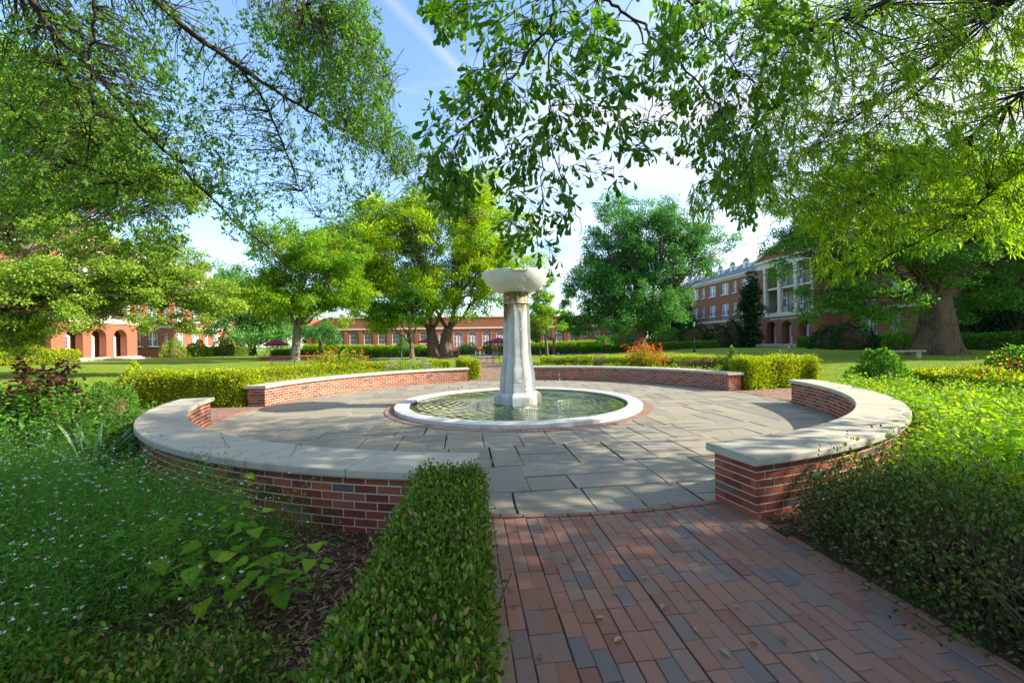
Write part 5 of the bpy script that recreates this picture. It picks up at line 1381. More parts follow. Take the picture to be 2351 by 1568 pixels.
# short turf blades where the lawn lies open to view
def turf(name, n, r0, r1, a0, a1):
    a = np.radians(a0+(a1-a0)*RG.random(n)); r = r0+(r1-r0)*RG.random(n)**1.2; x, y = CX+r*np.sin(a), CY+r*np.cos(a)
    z = np.array([hgt(p, q_) for p, q_ in zip(x, y)]); z += .38*np.exp(-(((x+18)/7)**2+((y-33)/4.0)**2))
    u = (x-CX)*EU[0]+(y-CY)*EU[1]; v = (x-CX)*EV[0]+(y-CY)*EV[1]; k = (np.abs(u) > 1.35) & (np.abs(v) > 1.35); x, y, z = x[k], y[k], z[k]; m_ = len(x)
    P = np.stack([x, y, z], 1); leaf = leaf_mesh(name, P, unit(m_)*[.7, .7, .2]+UP*.6, unit(m_)+[0, -.6, .2], .05+.05*RG.random(m_), np.clip(.5+.3*np.sin(x*1.7)*np.sin(y*1.3)+RG.normal(0, .2, m_), 0, 1), T_NAR, M['turf']); tag(leaf, kind='stuff')
M['turf'] = leafmat('turf_blade', [(0, (.10,.20,.016)), (.6, (.20,.32,.024)), (.9, (.32,.38,.05)), (1, (.42,.36,.12))], .35, (1.2, 1.2, .4))
turf('lawn_grass_blades', 150000, 10.9, 34, -100, 100)
# ---------------------------------------------------------------- trees of the quadrangle
def puffs(ells, n, g, rmin, rmax, bias=.35, zmin=None):
    """clump centres inside a union of ellipsoids [(centre, (rx, ry, rz))], pushed toward the outside"""
    vol = np.array([e[1][0]*e[1][1]*e[1][2] for e in ells])**.75; pr = vol/vol.sum(); out = []
    for _ in range(n):
        c, r = ells[g.choice(len(ells), p=pr)]; d = g.normal(size=3); d /= np.linalg.norm(d); q = g.random()**bias
        p = np.array(c)+d*np.array(r)*q
        if zmin is not None and p[2] < zmin: p[2] = zmin + g.random()*.8
        out.append((*p, rmin+(rmax-rmin)*g.random()))
    return np.array(out)

def E(xd, yd, Y, rxd, ryd, ry=None):
    if Y > 40: rxd *= 1.08; ryd *= 1.1
    """ellipsoid seen at study-picture position, radii in study pixels"""
    c = at(xd, yd, Y); rx = rxd*Y/FD; rz = ryd*Y/FD; return (tuple(c), (rx, ry if ry else rx*.8, rz))

def tree(name, label, base, trunk_r, fork_h, clumps, mat, leafn, leaf, bark='bark', tpl=T_DIA, seed=1, nlimb=5, trunks=1, droop=.1, lean=(0, 0), flare=1.5, group=None, spray=9, flat=.75, cat='tree', roots=0, tintz=True, limb_r=.5):
    g = np.random.default_rng(seed); bx, by = base[0], base[1]; bz = base[2] if len(base) > 2 else hgt(bx, by)
    r = empty(name, (bx, by, bz), 0, label, cat, group); B = np.array([bx, by, bz])
    C = clumps.copy(); C[:, :3] -= B
    cen = C[:, :3].mean(0)
    tb = MB(); forks = []
    for k in range(trunks):
        a = 2.2*k+.5; sep = 0 if trunks == 1 else trunk_r*.8
        p0 = Vector((sep*math.cos(a), sep*math.sin(a)*.5, -.1)); top = Vector((lean[0]+sep*2.2*math.cos(a)+cen[0]*.12, lean[1]+sep*math.sin(a)+cen[1]*.12, fork_h))
        pts = []; rr = []
        for i in range(9):
            t_ = i/8; p = p0.lerp(top, t_)+Vector((math.sin(t_*4+seed)*trunk_r*.25*t_, math.cos(t_*3+seed)*trunk_r*.2*t_, 0)); pts.append(p)
            rr.append(trunk_r*(1+(flare-1)*math.exp(-t_*fork_h/(trunk_r*1.6)))*(1-.28*t_))
        n_ = 20; b0 = len(tb.v); tb.tube(pts, rr, n_)
        for i in range(9):   # fluted, uneven trunk
            for j in range(n_):
                a2 = 2*PI*j/n_; f = 1+.09*math.sin(a2*5+seed+i*.15)*(1+roots*1.6*math.exp(-i*.9))+.05*math.sin(a2*9+i*.7)
                v = Vector(tb.v[b0+i*n_+j]); tb.v[b0+i*n_+j] = tuple(pts[i]+(v-pts[i])*f)
        forks.append((pts[-1], rr[-1]))
    tb.build('trunk', M[bark], r)
    # limbs toward groups of clumps, then a branch to every clump
    lb = MB(); seeds_ = C[g.choice(len(C), min(nlimb, len(C)), replace=False), :3]
    for _ in range(4):
        d = np.linalg.norm(C[:, None, :3]-seeds_[None], axis=2); own = d.argmin(1)
        seeds_ = np.array([C[own == k, :3].mean(0) if (own == k).any() else seeds_[k] for k in range(len(seeds_))])
    for k in range(len(seeds_)):
        f, fr_ = forks[k % len(forks)]; tgt = Vector(seeds_[k]); mid = f.lerp(tgt, .5)+Vector((0, 0, -.06*(tgt-f).length+ .05))
        q = [f-Vector((0, 0, trunk_r*.6))]+[Vector((1-t_)**2*np.array(f)+2*t_*(1-t_)*np.array(mid)+t_*t_*np.array(tgt)) + Vector(g.normal(0, .02*(tgt-f).length, 3))*(t_ > .1) for t_ in np.linspace(.12, 1, 8)]
        r0 = fr_*limb_r*(1.25 if nlimb < 5 else 1); lb.tube(q, [r0*(1-.72*i/8) for i in range(9)], 8)
        for c in C[own == k]:
            i = int(g.integers(3, 9)); s_ = q[i]; e = Vector(c[:3]); m_ = s_.lerp(e, .5)+Vector(g.normal(0, .06*(e-s_).length, 3)); rb = max(.012, r0*(1-.72*i/8)*.42)
            lb.tube([s_, s_.lerp(m_, .5)+Vector(g.normal(0, .02, 3)), m_, m_.lerp(e, .5), e], [rb, rb*.8, rb*.6, rb*.45, rb*.25], 5, cap=False)
            for _ in range(3):
                e2 = e+Vector(g.normal(0, 1, 3))*c[3]*.7; lb.tube([m_, m_.lerp(e2, .5)+Vector(g.normal(0, .05, 3)), e2], [rb*.4, rb*.3, rb*.12], 4, cap=False)
    lb.build('branches', M[bark], r)
    # foliage: sprays of leaves inside every clump
    w = C[:, 3]**2; cnt = np.maximum(20, (w/w.sum()*leafn)).astype(int)
    ci = np.repeat(np.arange(len(C)), cnt); n = len(ci)
    si = g.integers(0, spray, n) + ci*spray
    so = g.normal(size=(len(C)*spray, 3)); so = so/np.linalg.norm(so, axis=1, keepdims=True)*(.45+.55*g.random((len(so), 1)))
    so[:, 2] *= flat; st = g.random(len(so))
    off = so[si]*C[ci, 3:4] + g.normal(0, .24, (n, 3))*C[ci, 3:4]*[1, 1, .6]
    P = C[ci, :3]+off; P[:, 2] -= droop*np.abs(off[:, 0]**2+off[:, 1]**2)/np.maximum(C[ci, 3], .1)
    D = norm(off*.4/np.maximum(C[ci, 3:4], .1)+g.normal(size=(n, 3))*.7+[0, 0, -droop*2])
    N = unit(n)*.7+UP*.8+norm(off)*.4
    t_ = .55*g.random(n)+.3*st[si]+.15*g.random(len(C))[ci]
    leaf_mesh('crown', P, D, N, leaf*(.6+.8*g.random(n)), np.clip(t_, 0, 1), tpl, M[mat], r)
    return r

G = np.random.default_rng
GT = 'trees round the quadrangle'
def gat(xd, Y): p = at(xd, 800, Y); return (p.x, p.y, hgt(p.x, p.y))
# big yellow green tree left of the fountain
tree('maple_tree', 'broad yellow green tree with a double trunk just left of the fountain', gat(1012, 45), .62, 3.4,
     puffs([E(1000, 600, 45, 170, 110), E(1085, 520, 45, 85, 120), E(1075, 440, 45, 45, 45), E(880, 570, 44, 110, 95), E(860, 520, 46, 90, 65), E(1110, 650, 44, 95, 95), E(780, 570, 46, 80, 70), E(900, 660, 43, 110, 50), E(1010, 690, 43, 120, 45), E(1180, 620, 44, 45, 70), E(980, 490, 45, 85, 65), E(900, 520, 45, 90, 65), E(820, 650, 44, 60, 65), E(1170, 590, 44, 85, 95), E(1090, 455, 45, 75, 70), E(770, 600, 44, 100, 80), E(885, 735, 42, 50, 20), E(970, 720, 42, 60, 20), E(1120, 730, 43, 40, 18)], 430, G(3), .8, 1.7, .5),
     'yellow', 185000, .21, 'bark', seed=3, nlimb=8, trunks=2, flare=1.6, group=GT, roots=1)
mm = MB(); p = gat(1035, 44); mm.lathe([(3.4, -.02), (2.6, .12), (1.2, .28), (.01, .34)], p[0], p[1], 28); tag(mm.build('mulch_mound', M['mulch']), kind='structure')
tree('maple_tree', 'small low branched tree standing in front of the dining hall windows', gat(947, 41), .27, 1.7,
     puffs([E(940, 705, 41, 95, 40), E(885, 715, 41, 45, 35), E(950, 740, 41, 60, 18)], 42, G(4), .5, 1.0, .4), 'mid', 15000, .17, seed=4, nlimb=6, group=GT)
tree('sweetgum_tree', 'green tree with a thick grey trunk on the left lawn', gat(676, 36), .37, 3.2,
     puffs([E(690, 590, 36, 120, 90), E(780, 620, 36, 80, 80), E(610, 640, 36, 60, 60), E(700, 690, 36, 120, 42), E(790, 690, 36, 70, 40), E(600, 705, 36, 50, 30), E(775, 725, 35, 45, 22)], 170, G(5), .6, 1.2, .5), 'smallyellow', 70000, .17, 'barkgrey', seed=5, nlimb=6, flare=1.6, group=GT)
M['weepgreen'] = leafmat('weeping_foliage', [(0, (.06,.19,.05)), (.6, (.13,.31,.075)), (1, (.26,.46,.10))], .42, (1.2, 1.3, .6))
tree('weeping_cedar', 'cascading blue green weeping tree at the far corner of the left hall', gat(580, 58), .4, 4,
     puffs([E(570, 690, 58, 55, 60), E(620, 700, 58, 50, 70), E(520, 660, 60, 45, 40), E(640, 740, 57, 45, 40), E(590, 760, 57, 60, 25), E(500, 700, 56, 35, 60), E(540, 640, 58, 40, 35)], 110, G(6), 1.0, 1.9, .5), 'weepgreen', 64000, .24, 'bark', seed=6, droop=.55, group=GT)
tree('weeping_cedar', 'hanging pale green tree draped over the left end of the dining hall', gat(735, 62), .25, 3,
     puffs([E(730, 755, 62, 32, 22), E(760, 770, 62, 18, 16)], 16, G(7), .8, 1.4, .5), 'cool', 6500, .22, 'bark', seed=7, droop=.5, group=GT)
tree('maple_tree', 'small yellow green tree immediately right of the fountain shaft', gat(1256, 43), .17, 2.3,
     puffs([E(1235, 690, 43, 48, 55), E(1262, 720, 43, 42, 40), E(1245, 640, 43, 30, 30), E(1210, 740, 43, 30, 25)], 42, G(8), .45, .9, .5), 'smallyellow', 16000, .17, seed=8, group=GT)
tree('maple_tree', 'dark small tree behind the small yellow tree right of the fountain', gat(1272, 50), .16, 2,
     puffs([E(1285, 745, 50, 28, 28), E(1215, 765, 50, 40, 18), E(1300, 690, 58, 15, 40)], 24, G(9), .5, 1.0, .5), 'mid', 8000, .2, seed=9, group=GT)
tree('ginkgo_tree', 'large fresh green many topped tree right of the fountain', gat(1470, 52), .75, 3.2,
     puffs([E(1430, 600, 52, 85, 125), E(1520, 590, 52, 90, 120), E(1600, 580, 53, 70, 62), E(1375, 640, 52, 60, 100), E(1450, 710, 51, 105, 60), E(1545, 690, 52, 45, 50), E(1650, 545, 53, 40, 42), E(1405, 500, 53, 35, 50), E(1530, 485, 53, 32, 35), E(1350, 730, 51, 50, 50), E(1480, 560, 52, 120, 90)], 290, G(10), .9, 1.8, .5),
     'cool', 125000, .23, 'bark', seed=10, nlimb=9, flare=1.8, droop=.12, group=GT, roots=1)
tree('magnolia_tree', 'dark narrow magnolia hiding part of the right hall beside its entrance', gat(1722, 55), .3, 1.2,
     puffs([E(1722, 740, 55, 16, 60), E(1722, 670, 55, 11, 45), E(1715, 775, 55, 24, 16)], 44, G(12), .6, 1.1, .5), 'dark', 12000, .30, 'barkdark', seed=12, group=GT)
# the huge oak
tree('huge_oak', 'huge old oak with a massive furrowed trunk on the right lawn', gat(2148, 26), .93, 3.7,
     puffs([E(1990, 520, 26, 150, 90, 4), E(2150, 430, 27, 220, 90, 5), E(2300, 560, 26, 110, 90, 4), E(1955, 600, 26, 100, 60, 3), E(1890, 690, 25, 38, 50, 2), E(1778, 640, 26, 16, 22, 1), E(1860, 490, 27, 90, 50, 3), E(2060, 690, 25, 60, 45, 2.5), E(1970, 680, 25, 50, 55, 2.5), E(2250, 690, 26, 70, 50, 3), E(1960, 400, 28, 120, 50, 4), E(2400, 450, 26, 120, 150, 5), E(2130, 560, 25, 150, 50, 3), E(2200, 620, 24.5, 60, 35, 2), E(1860, 540, 26, 80, 45, 3)], 330, G(13), .5, 1.3, .5),
     'mid', 150000, .145, 'barkoak', seed=13, nlimb=11, flare=1.38, group=GT, roots=2.6, limb_r=.30)
tree('magnolia_tree', 'dark evergreen behind the right side of the huge oak trunk', gat(2275, 33), .22, 1.0,
     puffs([E(2275, 720, 33, 55, 60), E(2260, 650, 33, 40, 50), E(2300, 600, 33, 35, 40)], 50, G(14), .6, 1.1, .5), 'dark', 18000, .2, 'barkdark', seed=14, group=GT)
# pale green oak reaching in from the left, its trunk outside the frame
tree('live_oak', 'pale sunlit oak whose low boughs hang before the left hall', (-28.5, 18.0, .3), .55, 3.2,
     puffs([E(60, 620, 21, 110, 70, 3), E(170, 560, 21, 120, 60, 3), E(120, 700, 20, 120, 40, 2), E(260, 680, 21, 90, 55, 2), E(380, 660, 22, 90, 50, 2), E(470, 690, 23, 60, 45, 1.5), E(60, 480, 22, 120, 90, 3), E(210, 430, 23, 110, 80, 3), E(330, 560, 22, 90, 50, 2), E(30, 760, 20, 40, 35, 1.5), E(250, 300, 25, 120, 80, 3), E(80, 300, 24, 110, 100, 3), E(200, 745, 20, 40, 20, 1), E(130, 380, 24, 150, 120, 3), E(60, 200, 25, 130, 100, 3), E(350, 420, 24, 90, 80, 3), E(330, 640, 21, 110, 55, 2), E(450, 680, 22, 80, 45, 2), E(120, 640, 20, 150, 70, 2), E(400, 590, 23, 90, 35, 2), E(50, 750, 20, 90, 45, 1.5), E(330, 725, 21, 70, 30, 1), E(150, 735, 19, 45, 26, 1), E(440, 735, 22, 60, 26, 1)], 580, G(15), .4, .9, .6),
     'pale', 285000, .12, 'bark', seed=15, nlimb=11, droop=.08, limb_r=.38, spray=7, group=GT)
# woods behind the buildings
bg = [(1480, 84, 9, 9, 'dark', 'dark low tree directly behind the big green tree trunk'), (1545, 88, 8, 9, 'dark', 'dark low tree between the big green tree and the right hall'), (1365, 96, 6, 7, 'mid', 'tree just beyond the right end of the dining hall'), (1630, 106, 8, 9, 'dark', 'dark tree beyond the far corner of the right hall'), (575, 84, 8, 9, 'dark', 'dark tree between the left hall and the weeping tree'), (500, 92, 9, 13, 'mid', 'dark tree beyond the far end of the left hall'), (640, 98, 10, 12, 'dark', 'dark green tree behind the weeping tree'), (740, 104, 9, 9, 'mid', 'round tree above the left end of the dining hall roof'), (860, 108, 11, 12, 'mid', 'tall tree behind the dining hall roof, left part'), (990, 112, 10, 10, 'cool', 'tree behind the dining hall roof hidden by the yellow tree'), (1130, 108, 9, 8, 'mid', 'low tree behind the dining hall doors'), (1300, 112, 7, 6.5, 'cool', 'low tree peeping above the right end of the dining hall'),
      (1440, 104, 11, 11, 'dark', 'dark tree behind the big green tree'), (1590, 118, 10, 12, 'mid', 'tree beyond the far end of the right hall')]
for k, (xd, Y, rr, hh, m_, lb) in enumerate(bg):
    p = gat(xd, Y); tree('background_tree', lb, p, .4, hh*.3, puffs([((p[0], p[1], p[2]+hh*.62), (rr*.8, rr*.6, hh*.36)), ((p[0]-rr*.4, p[1], p[2]+hh*.45), (rr*.5, rr*.4, hh*.3))], 40, G(30+k), 1.4, 2.6, .5), m_, 9000, .42, seed=30+k, group='trees behind the buildings')

# ---------------------------------------------------------------- overhanging oaks
def inpoly(x, y, poly):
    c = np.zeros(len(x), bool); n = len(poly)
    for i in range(n):
        (x0, y0), (x1, y1) = poly[i], poly[(i+1) % n]
        k = ((y0 > y) != (y1 > y)) & (x < (x1-x0)*(y-y0)/((y1-y0) if y1 != y0 else 1e-9)+x0); c ^= k
    return c

def canopy(name, label, trunk, boughs, zones, mat, leaf, tpl, bark, seed, extra=None, trunk_r=.35, hang=.55):
    """an oak whose trunk stands outside the picture: given boughs, then twigs that hang from them.
    zones: (polygon, Ymin, Ymax, sprays, spray length)"""
    g = np.random.default_rng(seed); r = empty(name, trunk, 0, label, 'tree'); T = Vector(trunk)
    tb = MB(); tb.tube([Vector((0, 0, -.1)), Vector((0, 0, .5)), Vector((.05, .05, 2.5)), Vector((.1, 0, 4.5)), Vector((.1, .1, 7))], [trunk_r*1.5, trunk_r*1.1, trunk_r, trunk_r*.85, trunk_r*.5], 14); tb.build('trunk', M[bark], r)
    bm = MB(); pts = []; rad_ = []
    for b, r0, r1 in boughs:
        q = [Vector(p)-T for p in b]
        # smooth and roughen
        fine = []
        for i in range(len(q)-1):
            for k in range(5):
                t_ = k/5; p = q[i].lerp(q[i+1], t_); fine.append(p+Vector(g.normal(0, .012, 3))*(1 if (i or k) else 0))
        fine.append(q[-1]); n = len(fine); rr = [r0+(r1-r0)*i/(n-1) for i in range(n)]
        bm.tube(fine, rr, 8); pts += [tuple(p) for p in fine]; rad_ += rr
    PT = np.array(pts); RD = np.array(rad_)
    LP = []; LD = []; 
    for poly, Y0, Y1, ns, L in zones:
        xs = [p[0] for p in poly]; ys = [p[1] for p in poly]; got = 0
        while got < ns:
            x = g.uniform(min(xs), max(xs), 200); y = g.uniform(min(ys), max(ys), 200); k = inpoly(x, y, poly); x, y = x[k], y[k]
            for xd, yd in zip(x, y):
                if got >= ns: break
                got += 1; e = at(xd, yd, g.uniform(Y0, Y1))-T; en = np.array(e)
                d = np.linalg.norm(PT-en, axis=1)+np.maximum(0, en[2]-PT[:, 2])*.8; j = int(d.argmin()); s_ = Vector(PT[j])
                v = e-s_; dist = v.length; l = min(L*(.6+.7*g.random()), dist*.9+.1)
                out_ = v.normalized() if dist > .05 else Vector((0, 0, -1))
                dr = (out_*.8+Vector(g.normal(0, .3, 3))+Vector((0, 0, -hang))).normalized()
                a = e-dr*l*.5; b_ = e+dr*l*.5+Vector((0, 0, -.12*l))
                # connecting branch
                rb = min(RD[j]*.5, .004+.0035*dist); m_ = s_.lerp(a, .5)+Vector(g.normal(0, .06*dist, 3))+Vector((0, 0, .06*dist))
                if dist > .15 and (dist < 1.8 or g.random() < .4): bm.tube([s_, m_, a], [rb, rb*.7, .0028], 4, cap=False)
                q = [a, a.lerp(b_, .35)+Vector(g.normal(0, .02*l, 3)), a.lerp(b_, .7)+Vector(g.normal(0, .03*l, 3)), b_]
                bm.tube(q, [.0028, .0024, .002, .0012], 4, cap=False)
                LP.append(q); LD.append(l)
    bm.build('branches', M[bark], r)
    P = []; D = []; N = []
    Q = np.array([[tuple(p) for p in q] for q in LP])
    if tpl is T_SPAT:       # rosettes at nodes and at the tip
        for node in (1.0, 1.55, 2.1, 2.55, 3.0):
            i = min(int(node), 2); t_ = node-i; base = Q[:, i]*(1-t_)+Q[:, min(i+1, 3)]*t_; ax = norm(Q[:, min(i+1, 3)]-Q[:, i])
            ns = 6 if node == 3.0 else 4; side = g.normal(0, 1, base.shape)*.05; base = base + (side if node < 3 else 0)
            for k in range(ns):
                u_ = norm(g.normal(size=base.shape)); d = norm(ax*.75+u_*.75+[0, 0, -.25]); keep = g.random(len(base)) < .85
                P.append((base+d*.006)[keep]); D.append(d[keep]); N.append((unit(len(base))*.55+UP)[keep])
    else:                   # narrow leaves ranked along the twig
        for k in range(24):
            t0 = g.random(len(Q))*3; i = np.minimum(t0.astype(int), 2); f = (t0-i)[:, None]; ar = np.arange(len(Q))
            base = Q[ar, i]*(1-f)+Q[ar, i+1]*f; ax = norm(Q[ar, i+1]-Q[ar, i]); u_ = norm(g.normal(size=base.shape))
            D.append(norm(ax*.6+u_*.7+[0, 0, -.45])); P.append(base+g.normal(0, .012, base.shape)); N.append(unit(len(Q))*.7+UP)
    P = np.concatenate(P); D = np.concatenate(D); N = np.concatenate(N); n = len(P)
    sz = leaf*(.65+.6*g.random(n)); ti = np.clip(.75*g.random(n)+.25*g.random(n), 0, 1)
    if extra is not None:   # upper crown out of the picture that shades the foreground
        EP = []
        for c, rr, m_ in extra:
            nc = max(8, m_//90); cc = norm(g.normal(size=(nc, 3)))*(g.random((nc, 1))**.4)*np.array(rr)+np.array(c); q = cc[g.integers(0, nc, m_)]+g.normal(0, .24, (m_, 3)); EP.append(q)
        EP = np.concatenate(EP)-np.array(trunk); m_ = len(EP)
        V1, F1_, k1 = leaf_arrays(P, D, N, sz, tpl); V2, F2_, k2 = leaf_arrays(EP, unit(m_)+[0, 0, -.3], unit(m_)*.7+UP, .17*(.6+.7*g.random(m_)), T_DIA)
        np_mesh('crown', np.concatenate([V1, V2]), np.concatenate([F1_, F2_+len(V1)]), np.concatenate([np.repeat(ti, k1), g.random(m_)]), M[mat], r)
        eb = MB()
        for c, rr, _ in extra:
            c = Vector(c)-T
            for _k in range(5):
                e_ = c+Vector((g.normal(0, .4)*rr[0], g.normal(0, .4)*rr[1], g.normal(0, .3)*rr[2])); s_ = Vector((.05, .05, 2.5+3*g.random())); eb.tube([s_, s_.lerp(e_, .5)+Vector((0, 0, .3)), e_], [.09, .06, .02], 6)
        eb.build('upper_limbs', M[bark], r)
    else: leaf_mesh('crown', P, D, N, sz, ti, tpl, M[mat], r)
    return r

# water oak behind and left of the viewer: fine leaves, dark boughs sweeping down to the right
PD = [(0, 0), (835, 0), (850, 60), (885, 95), (905, 200), (895, 270), (985, 340), (1040, 400), (1045, 470), (985, 480), (930, 440), (905, 500), (850, 480), (790, 560), (745, 520), (700, 545), (640, 500), (600, 600), (560, 560), (500, 470), (430, 440), (420, 560), (330, 600), (250, 540), (180, 600), (100, 520), (0, 560)]
PD2 = [(0, 0), (300, 0), (420, 180), (520, 330), (620, 480), (560, 520), (420, 420), (300, 500), (200, 430), (0, 470)]
PD3 = [(560, 0), (840, 0), (880, 100), (905, 200), (895, 270), (1000, 360), (900, 380), (760, 280), (700, 200), (640, 100)]
bo = [([(-7, .3, 5.2), at(30, -60, 5.6), at(110, 60, 6.0), at(215, 165, 6.4), at(325, 290, 6.8), at(450, 420, 7.2), at(540, 510, 7.6), at(640, 590, 8.0)], .055, .010),
      ([(-7, .3, 5.6), at(250, -90, 5.8), at(420, 60, 6.3), at(545, 150, 6.8), at(640, 215, 7.2), at(720, 260, 7.5), at(850, 330, 7.9), at(980, 450, 8.3)], .055, .008),
      ([at(545, 150, 6.8), at(610, 240, 7.1), at(650, 330, 7.4), at(680, 420, 7.6), at(730, 500, 7.8)], .026, .006),
      ([(-7, .3, 4.9), at(-120, 150, 5.4), at(20, 245, 5.8), at(170, 370, 6.3), at(300, 430, 6.6), at(380, 500, 7.0)], .03, .006),
      ([(-7, .3, 6.0), at(560, -120, 6.0), at(700, 20, 6.6), at(790, 60, 7.0), at(840, 120, 7.3), at(900, 190, 7.6), at(938, 160, 7.8)], .028, .004),
      ([at(215, -60, 5.4), at(215, 60, 5.7), at(205, 140, 5.9), at(215, 260, 6.2), at(195, 370, 6.4), at(235, 470, 6.6), at(290, 540, 6.8)], .022, .005),
      ([at(110, 60, 6.0), at(190, 280, 6.6), at(260, 420, 7.0), at(330, 470, 7.2)], .016, .005)]
canopy('water_oak', 'water oak overhanging the left half of the view, small dark leaves on bare black boughs', (-7.0, .2, 0), bo,
       [(PD, 6.0, 9.0, 1250, .42), (PD2, 5.2, 7.2, 520, .38), (PD3, 5.6, 7.6, 680, .4)], 'oak', .075, T_SPAT, 'barkdark', 51,
       extra=[((-3.5, -.5, 7.5), (3.4, 2.2, 1.6), 3500)])
# nearer boughs above the fountain with large spoon shaped leaves
PA = [(1095, -10), (1085, 180), (1030, 215), (985, 262), (990, 330), (1050, 345), (1130, 330), (1165, 440), (1170, 540), (1200, 600), (1255, 590), (1285, 560), (1280, 480), (1310, 520), (1340, 440), (1440, 430), (1440, 370), (1500, 330), (1545, 330), (1560, 200), (1560, -10)]
PB = [(1500, -10), (1540, 320), (1610, 340), (1650, 430), (1700, 505), (1735, 500), (1760, 400), (1800, 300), (1850, 150), (1850, -10)]
PA2 = [(960, -10), (985, 20), (1030, 50), (1090, 60), (1110, -10)]
PA3 = [(985, 340), (1060, 355), (1080, 430), (1050, 480), (1000, 440)]
bo = [([(3.6, .6, 4.6), at(1275, -120, 2.3), at(1275, 0, 2.5), at(1264, 70, 2.6), at(1262, 200, 2.7), at(1255, 320, 2.75), at(1245, 430, 2.8), at(1235, 560, 2.85)], .011, .003),
      ([at(1264, 70, 2.6), at(1210, 120, 2.6), at(1150, 210, 2.65), at(1090, 280, 2.7), at(1020, 330, 2.75)], .009, .003),
      ([at(1255, 320, 2.75), at(1290, 400, 2.8), at(1320, 480, 2.85), at(1335, 530, 2.85)], .005, .002),
      ([(3.6, .6, 4.4), at(1330, -80, 2.6), at(1395, 0, 2.9), at(1450, 45, 3.0), at(1565, 137, 3.2), at(1645, 242, 3.3), at(1704, 332, 3.4), at(1724, 430, 3.5)], .014, .003),
      ([at(1450, 45, 3.0), at(1500, 120, 3.05), at(1500, 240, 3.1), at(1480, 330, 3.1), at(1420, 400, 3.1)], .007, .002),
      ([(3.6, .6, 4.4), at(1560, -30, 3.2), at(1626, 86, 3.4), at(1743, 203, 3.5), at(1802, 281, 3.6)], .010, .003)]
canopy('water_oak', 'water oak with large spoon shaped leaves hanging above and before the fountain', (3.6, -1.6, 0), bo,
       [(PA, 2.4, 3.1, 165, .18), (PB, 3.0, 4.2, 185, .2), (PA2, 2.6, 3.2, 16, .12), (PA3, 2.5, 2.9, 22, .15)], 'oak', .082, T_SPAT, 'barkdark', 52, trunk_r=.28,
       extra=[((5.2, -.4, 5.2), (3.0, 1.4, 1.7), 4600), ((8.5, .8, 6.5), (3.0, 1.8, 2.2), 6000)])
# willow oak on the right, long narrow leaves glowing against the light
PC = [(1700, -10), (1750, 180), (1720, 330), (1800, 330), (1870, 360), (1990, 330), (2150, 420), (2360, 420), (2360, -10)]
PC2 = [(1690, 300), (1900, 300), (2360, 380), (2360, 560), (2240, 545), (2100, 560), (2030, 590), (1930, 628), (1860, 622), (1870, 590), (1880, 540), (1780, 480), (1720, 470), (1700, 400)]
PC3 = [(1585, 440), (1690, 330), (1760, 380), (1760, 450), (1700, 440), (1640, 480), (1590, 490)]
bo = [([(9.5, 1.5, 7), at(2500, 120, 5.5), at(2351, 215, 6), at(2200, 330, 6.3), at(2050, 420, 6.6), at(1930, 490, 6.8), at(1850, 530, 7)], .035, .006),
      ([(9.5, 1.5, 6.4), at(2500, 300, 5.0), at(2330, 400, 5.4), at(2180, 520, 5.8), at(2020, 600, 6.0), at(1930, 605, 6.2), at(1868, 615, 6.3)], .026, .004),
      ([(9.5, 1.5, 7.5), at(2450, -80, 5.2), at(2300, 20, 5.5), at(2150, 150, 5.8), at(1980, 260, 6.1), at(1850, 350, 6.4), at(1740, 420, 6.6)], .03, .005),
      ([(9.5, 1.5, 7.5), at(2150, -80, 5.0), at(2020, 10, 5.2), at(1880, 60, 5.4), at(1760, 100, 5.6), at(1640, 180, 5.8)], .035, .006),
      ([at(2300, 20, 5.5), at(2100, 220, 6.0), at(1960, 330, 6.3), at(1870, 430, 6.6)], .014, .004),
      ([(9.5, 1.5, 7), at(2400, 460, 5.6), at(2250, 500, 6.4), at(2100, 530, 7.2)], .02, .004)]
canopy('willow_oak', 'willow oak filling the upper right with long narrow glowing leaves', (9.5, 1.2, 0), bo,
       [(PC, 5.0, 8.5, 820, .5), (PC2, 5.2, 7.5, 680, .46), (PC, 3.6, 5.0, 110, .36), (PC3, 4.2, 5.2, 70, .3)], 'willow', .105, T_WIL, 'barkdark', 53, hang=.22,
       extra=[((9.0, 2.0, 6.0), (3.0, 1.5, 2.0), 6000), ((12.5, 2.0, 7.5), (3.0, 1.6, 2.4), 5000), ((10.5, 4.4, 7.0), (1.8, 1.3, 2.6), 7500)])
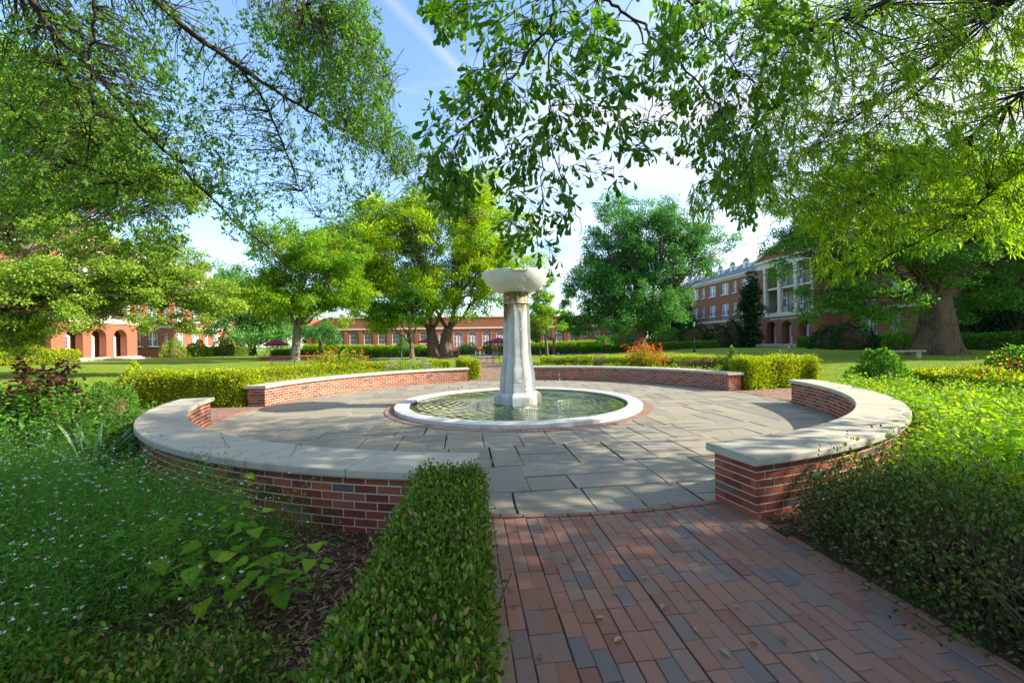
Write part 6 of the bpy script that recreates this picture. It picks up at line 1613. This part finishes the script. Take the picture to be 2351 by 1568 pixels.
# ---------------------------------------------------------------- sky, sun, camera
SUN_EL, SUN_AZ = math.radians(30), math.radians(92)   # azimuth clockwise from the view direction
def world():
    t = NT('daylight_sky', True); SC.world = t.m
    sky = t.n('ShaderNodeTexSky', sky_type='NISHITA'); sky.sun_disc = False; sky.sun_elevation = SUN_EL; sky.sun_rotation = SUN_AZ
    sky.altitude = 50; sky.air_density = 1.0; sky.dust_density = .9; sky.ozone_density = 1.2
    g = t.coord('Generated')
    sx = t.n('ShaderNodeSeparateXYZ', {0: g})
    # project the view direction on a high cloud layer
    inv = t.math('DIVIDE', 1.0, t.math('MAXIMUM', sx.outputs[2], .06))
    pv = t.n('ShaderNodeVectorMath', {0: g, 1: t.n('ShaderNodeCombineXYZ', {0: inv, 1: inv, 2: 0.0}).outputs[0]}, operation='MULTIPLY').outputs[0]
    mp = t.n('ShaderNodeMapping', {'Vector': pv, 'Rotation': (0, 0, -.6), 'Scale': (.55, 1.5, 1), 'Location': (3.3, 1.2, 0)})
    c1 = t.noise(mp.outputs[0], .9, 9, .62, dist=.5)
    c2 = t.noise(pv, .45, 5, .55)
    warm = t.math('MULTIPLY', t.math('ADD', sx.outputs[0], .1), .22)
    f = t.math('ADD', t.math('ADD', t.math('MULTIPLY', c1, .55), t.math('MULTIPLY', c2, .45)), warm)
    f = t.ramp(f, [(.43, (0,0,0)), (.56, (.35,.35,.35)), (.72, (.85,.85,.85)), (.9, (1,1,1))])
    # condensation trail: a thin great circle
    def trail(n_, w_, lo, hi, amp):
        d = t.n('ShaderNodeVectorMath', {0: t.n('ShaderNodeVectorMath', {0: g, 1: t.n('ShaderNodeVectorMath', {0: t.noise(g, 9, 4, out=1), 'Scale': .012}, operation='SCALE').outputs[0]}, operation='ADD').outputs[0], 1: n_}, operation='DOT_PRODUCT').outputs['Value']
        b = t.math('SUBTRACT', 1.0, t.math('DIVIDE', t.math('ABSOLUTE', t.math('SUBTRACT', d, w_[0])), w_[1]), clamp=True)
        m = t.math('MULTIPLY', t.math('GREATER_THAN', sx.outputs[2], lo), t.math('LESS_THAN', sx.outputs[2], hi))
        return t.math('MULTIPLY', t.math('MULTIPLY', b, m), t.math('MULTIPLY', t.noise(g, 14, 5), amp))
    def gc(a, b):
        a, b = (a-Vector((0, 0, EYE))).normalized(), (b-Vector((0, 0, EYE))).normalized(); return tuple(a.cross(b).normalized())
    tr1 = trail(gc(at(930, 20, 10), at(1090, 180, 10)), (.003, .016), .45, .66, .38)
    tr2 = trail(gc(at(1560, 520, 10), at(1660, 330, 10)), (.006, .006), .2, .45, .7)
    f = t.math('MAXIMUM', f, t.math('MAXIMUM', tr1, tr2))
    cl = t.n('ShaderNodeBackground', {0: (1.0, .985, .96, 1), 1: CLOUD})
    blue = t.mix(.35, t.mix(1.0, sky.outputs[0], (.85, 1.0, 1.08), 'MULTIPLY'), sky.outputs[0])
    bg = t.n('ShaderNodeBackground', {0: blue, 1: SKY})
    mx = t.n('ShaderNodeMixShader', {0: f, 1: bg.outputs[0], 2: cl.outputs[0]})
    o = t.n('ShaderNodeOutputWorld'); t.t.links.new(mx.outputs[0], o.inputs[0])
SKY, CLOUD, SUNP, EXPO = .135, .48, 4.4, 1.6
world()
sl = bpy.data.lights.new('sun', 'SUN'); sl.energy = SUNP; sl.angle = math.radians(.53); sl.color = (1, .90, .72)
so = bpy.data.objects.new('sun', sl); COL.objects.link(so)
sd = Vector((math.cos(SUN_EL)*math.sin(SUN_AZ), math.cos(SUN_EL)*math.cos(SUN_AZ), math.sin(SUN_EL)))
so.rotation_euler = sd.to_track_quat('Z', 'Y').to_euler(); so.location = sd*60
cd = bpy.data.cameras.new('camera'); cam = bpy.data.objects.new('camera', cd); COL.objects.link(cam)
cd.sensor_width = 36; cd.lens = 1515.0/3840*36; cd.clip_end = 3000; cd.clip_start = .05; cd.shift_y = .0012
cam.location = (0, 0, EYE)
cam.rotation_euler = (Matrix.Rotation(PI/2, 4, 'X') @ Matrix.Rotation(-ROLL, 4, 'Z')).to_euler()
SC.camera = cam
SC.view_settings.view_transform = 'Standard'; SC.view_settings.look = 'None'; SC.view_settings.exposure = EXPO; SC.view_settings.gamma = 1
SC.render.engine = 'CYCLES'
cy = SC.cycles; cy.max_bounces = 7; cy.diffuse_bounces = 3; cy.glossy_bounces = 3; cy.transmission_bounces = 4; cy.transparent_max_bounces = 6
cy.use_denoising = True; cy.caustics_reflective = False; cy.caustics_refractive = False; cy.sample_clamp_indirect = 6
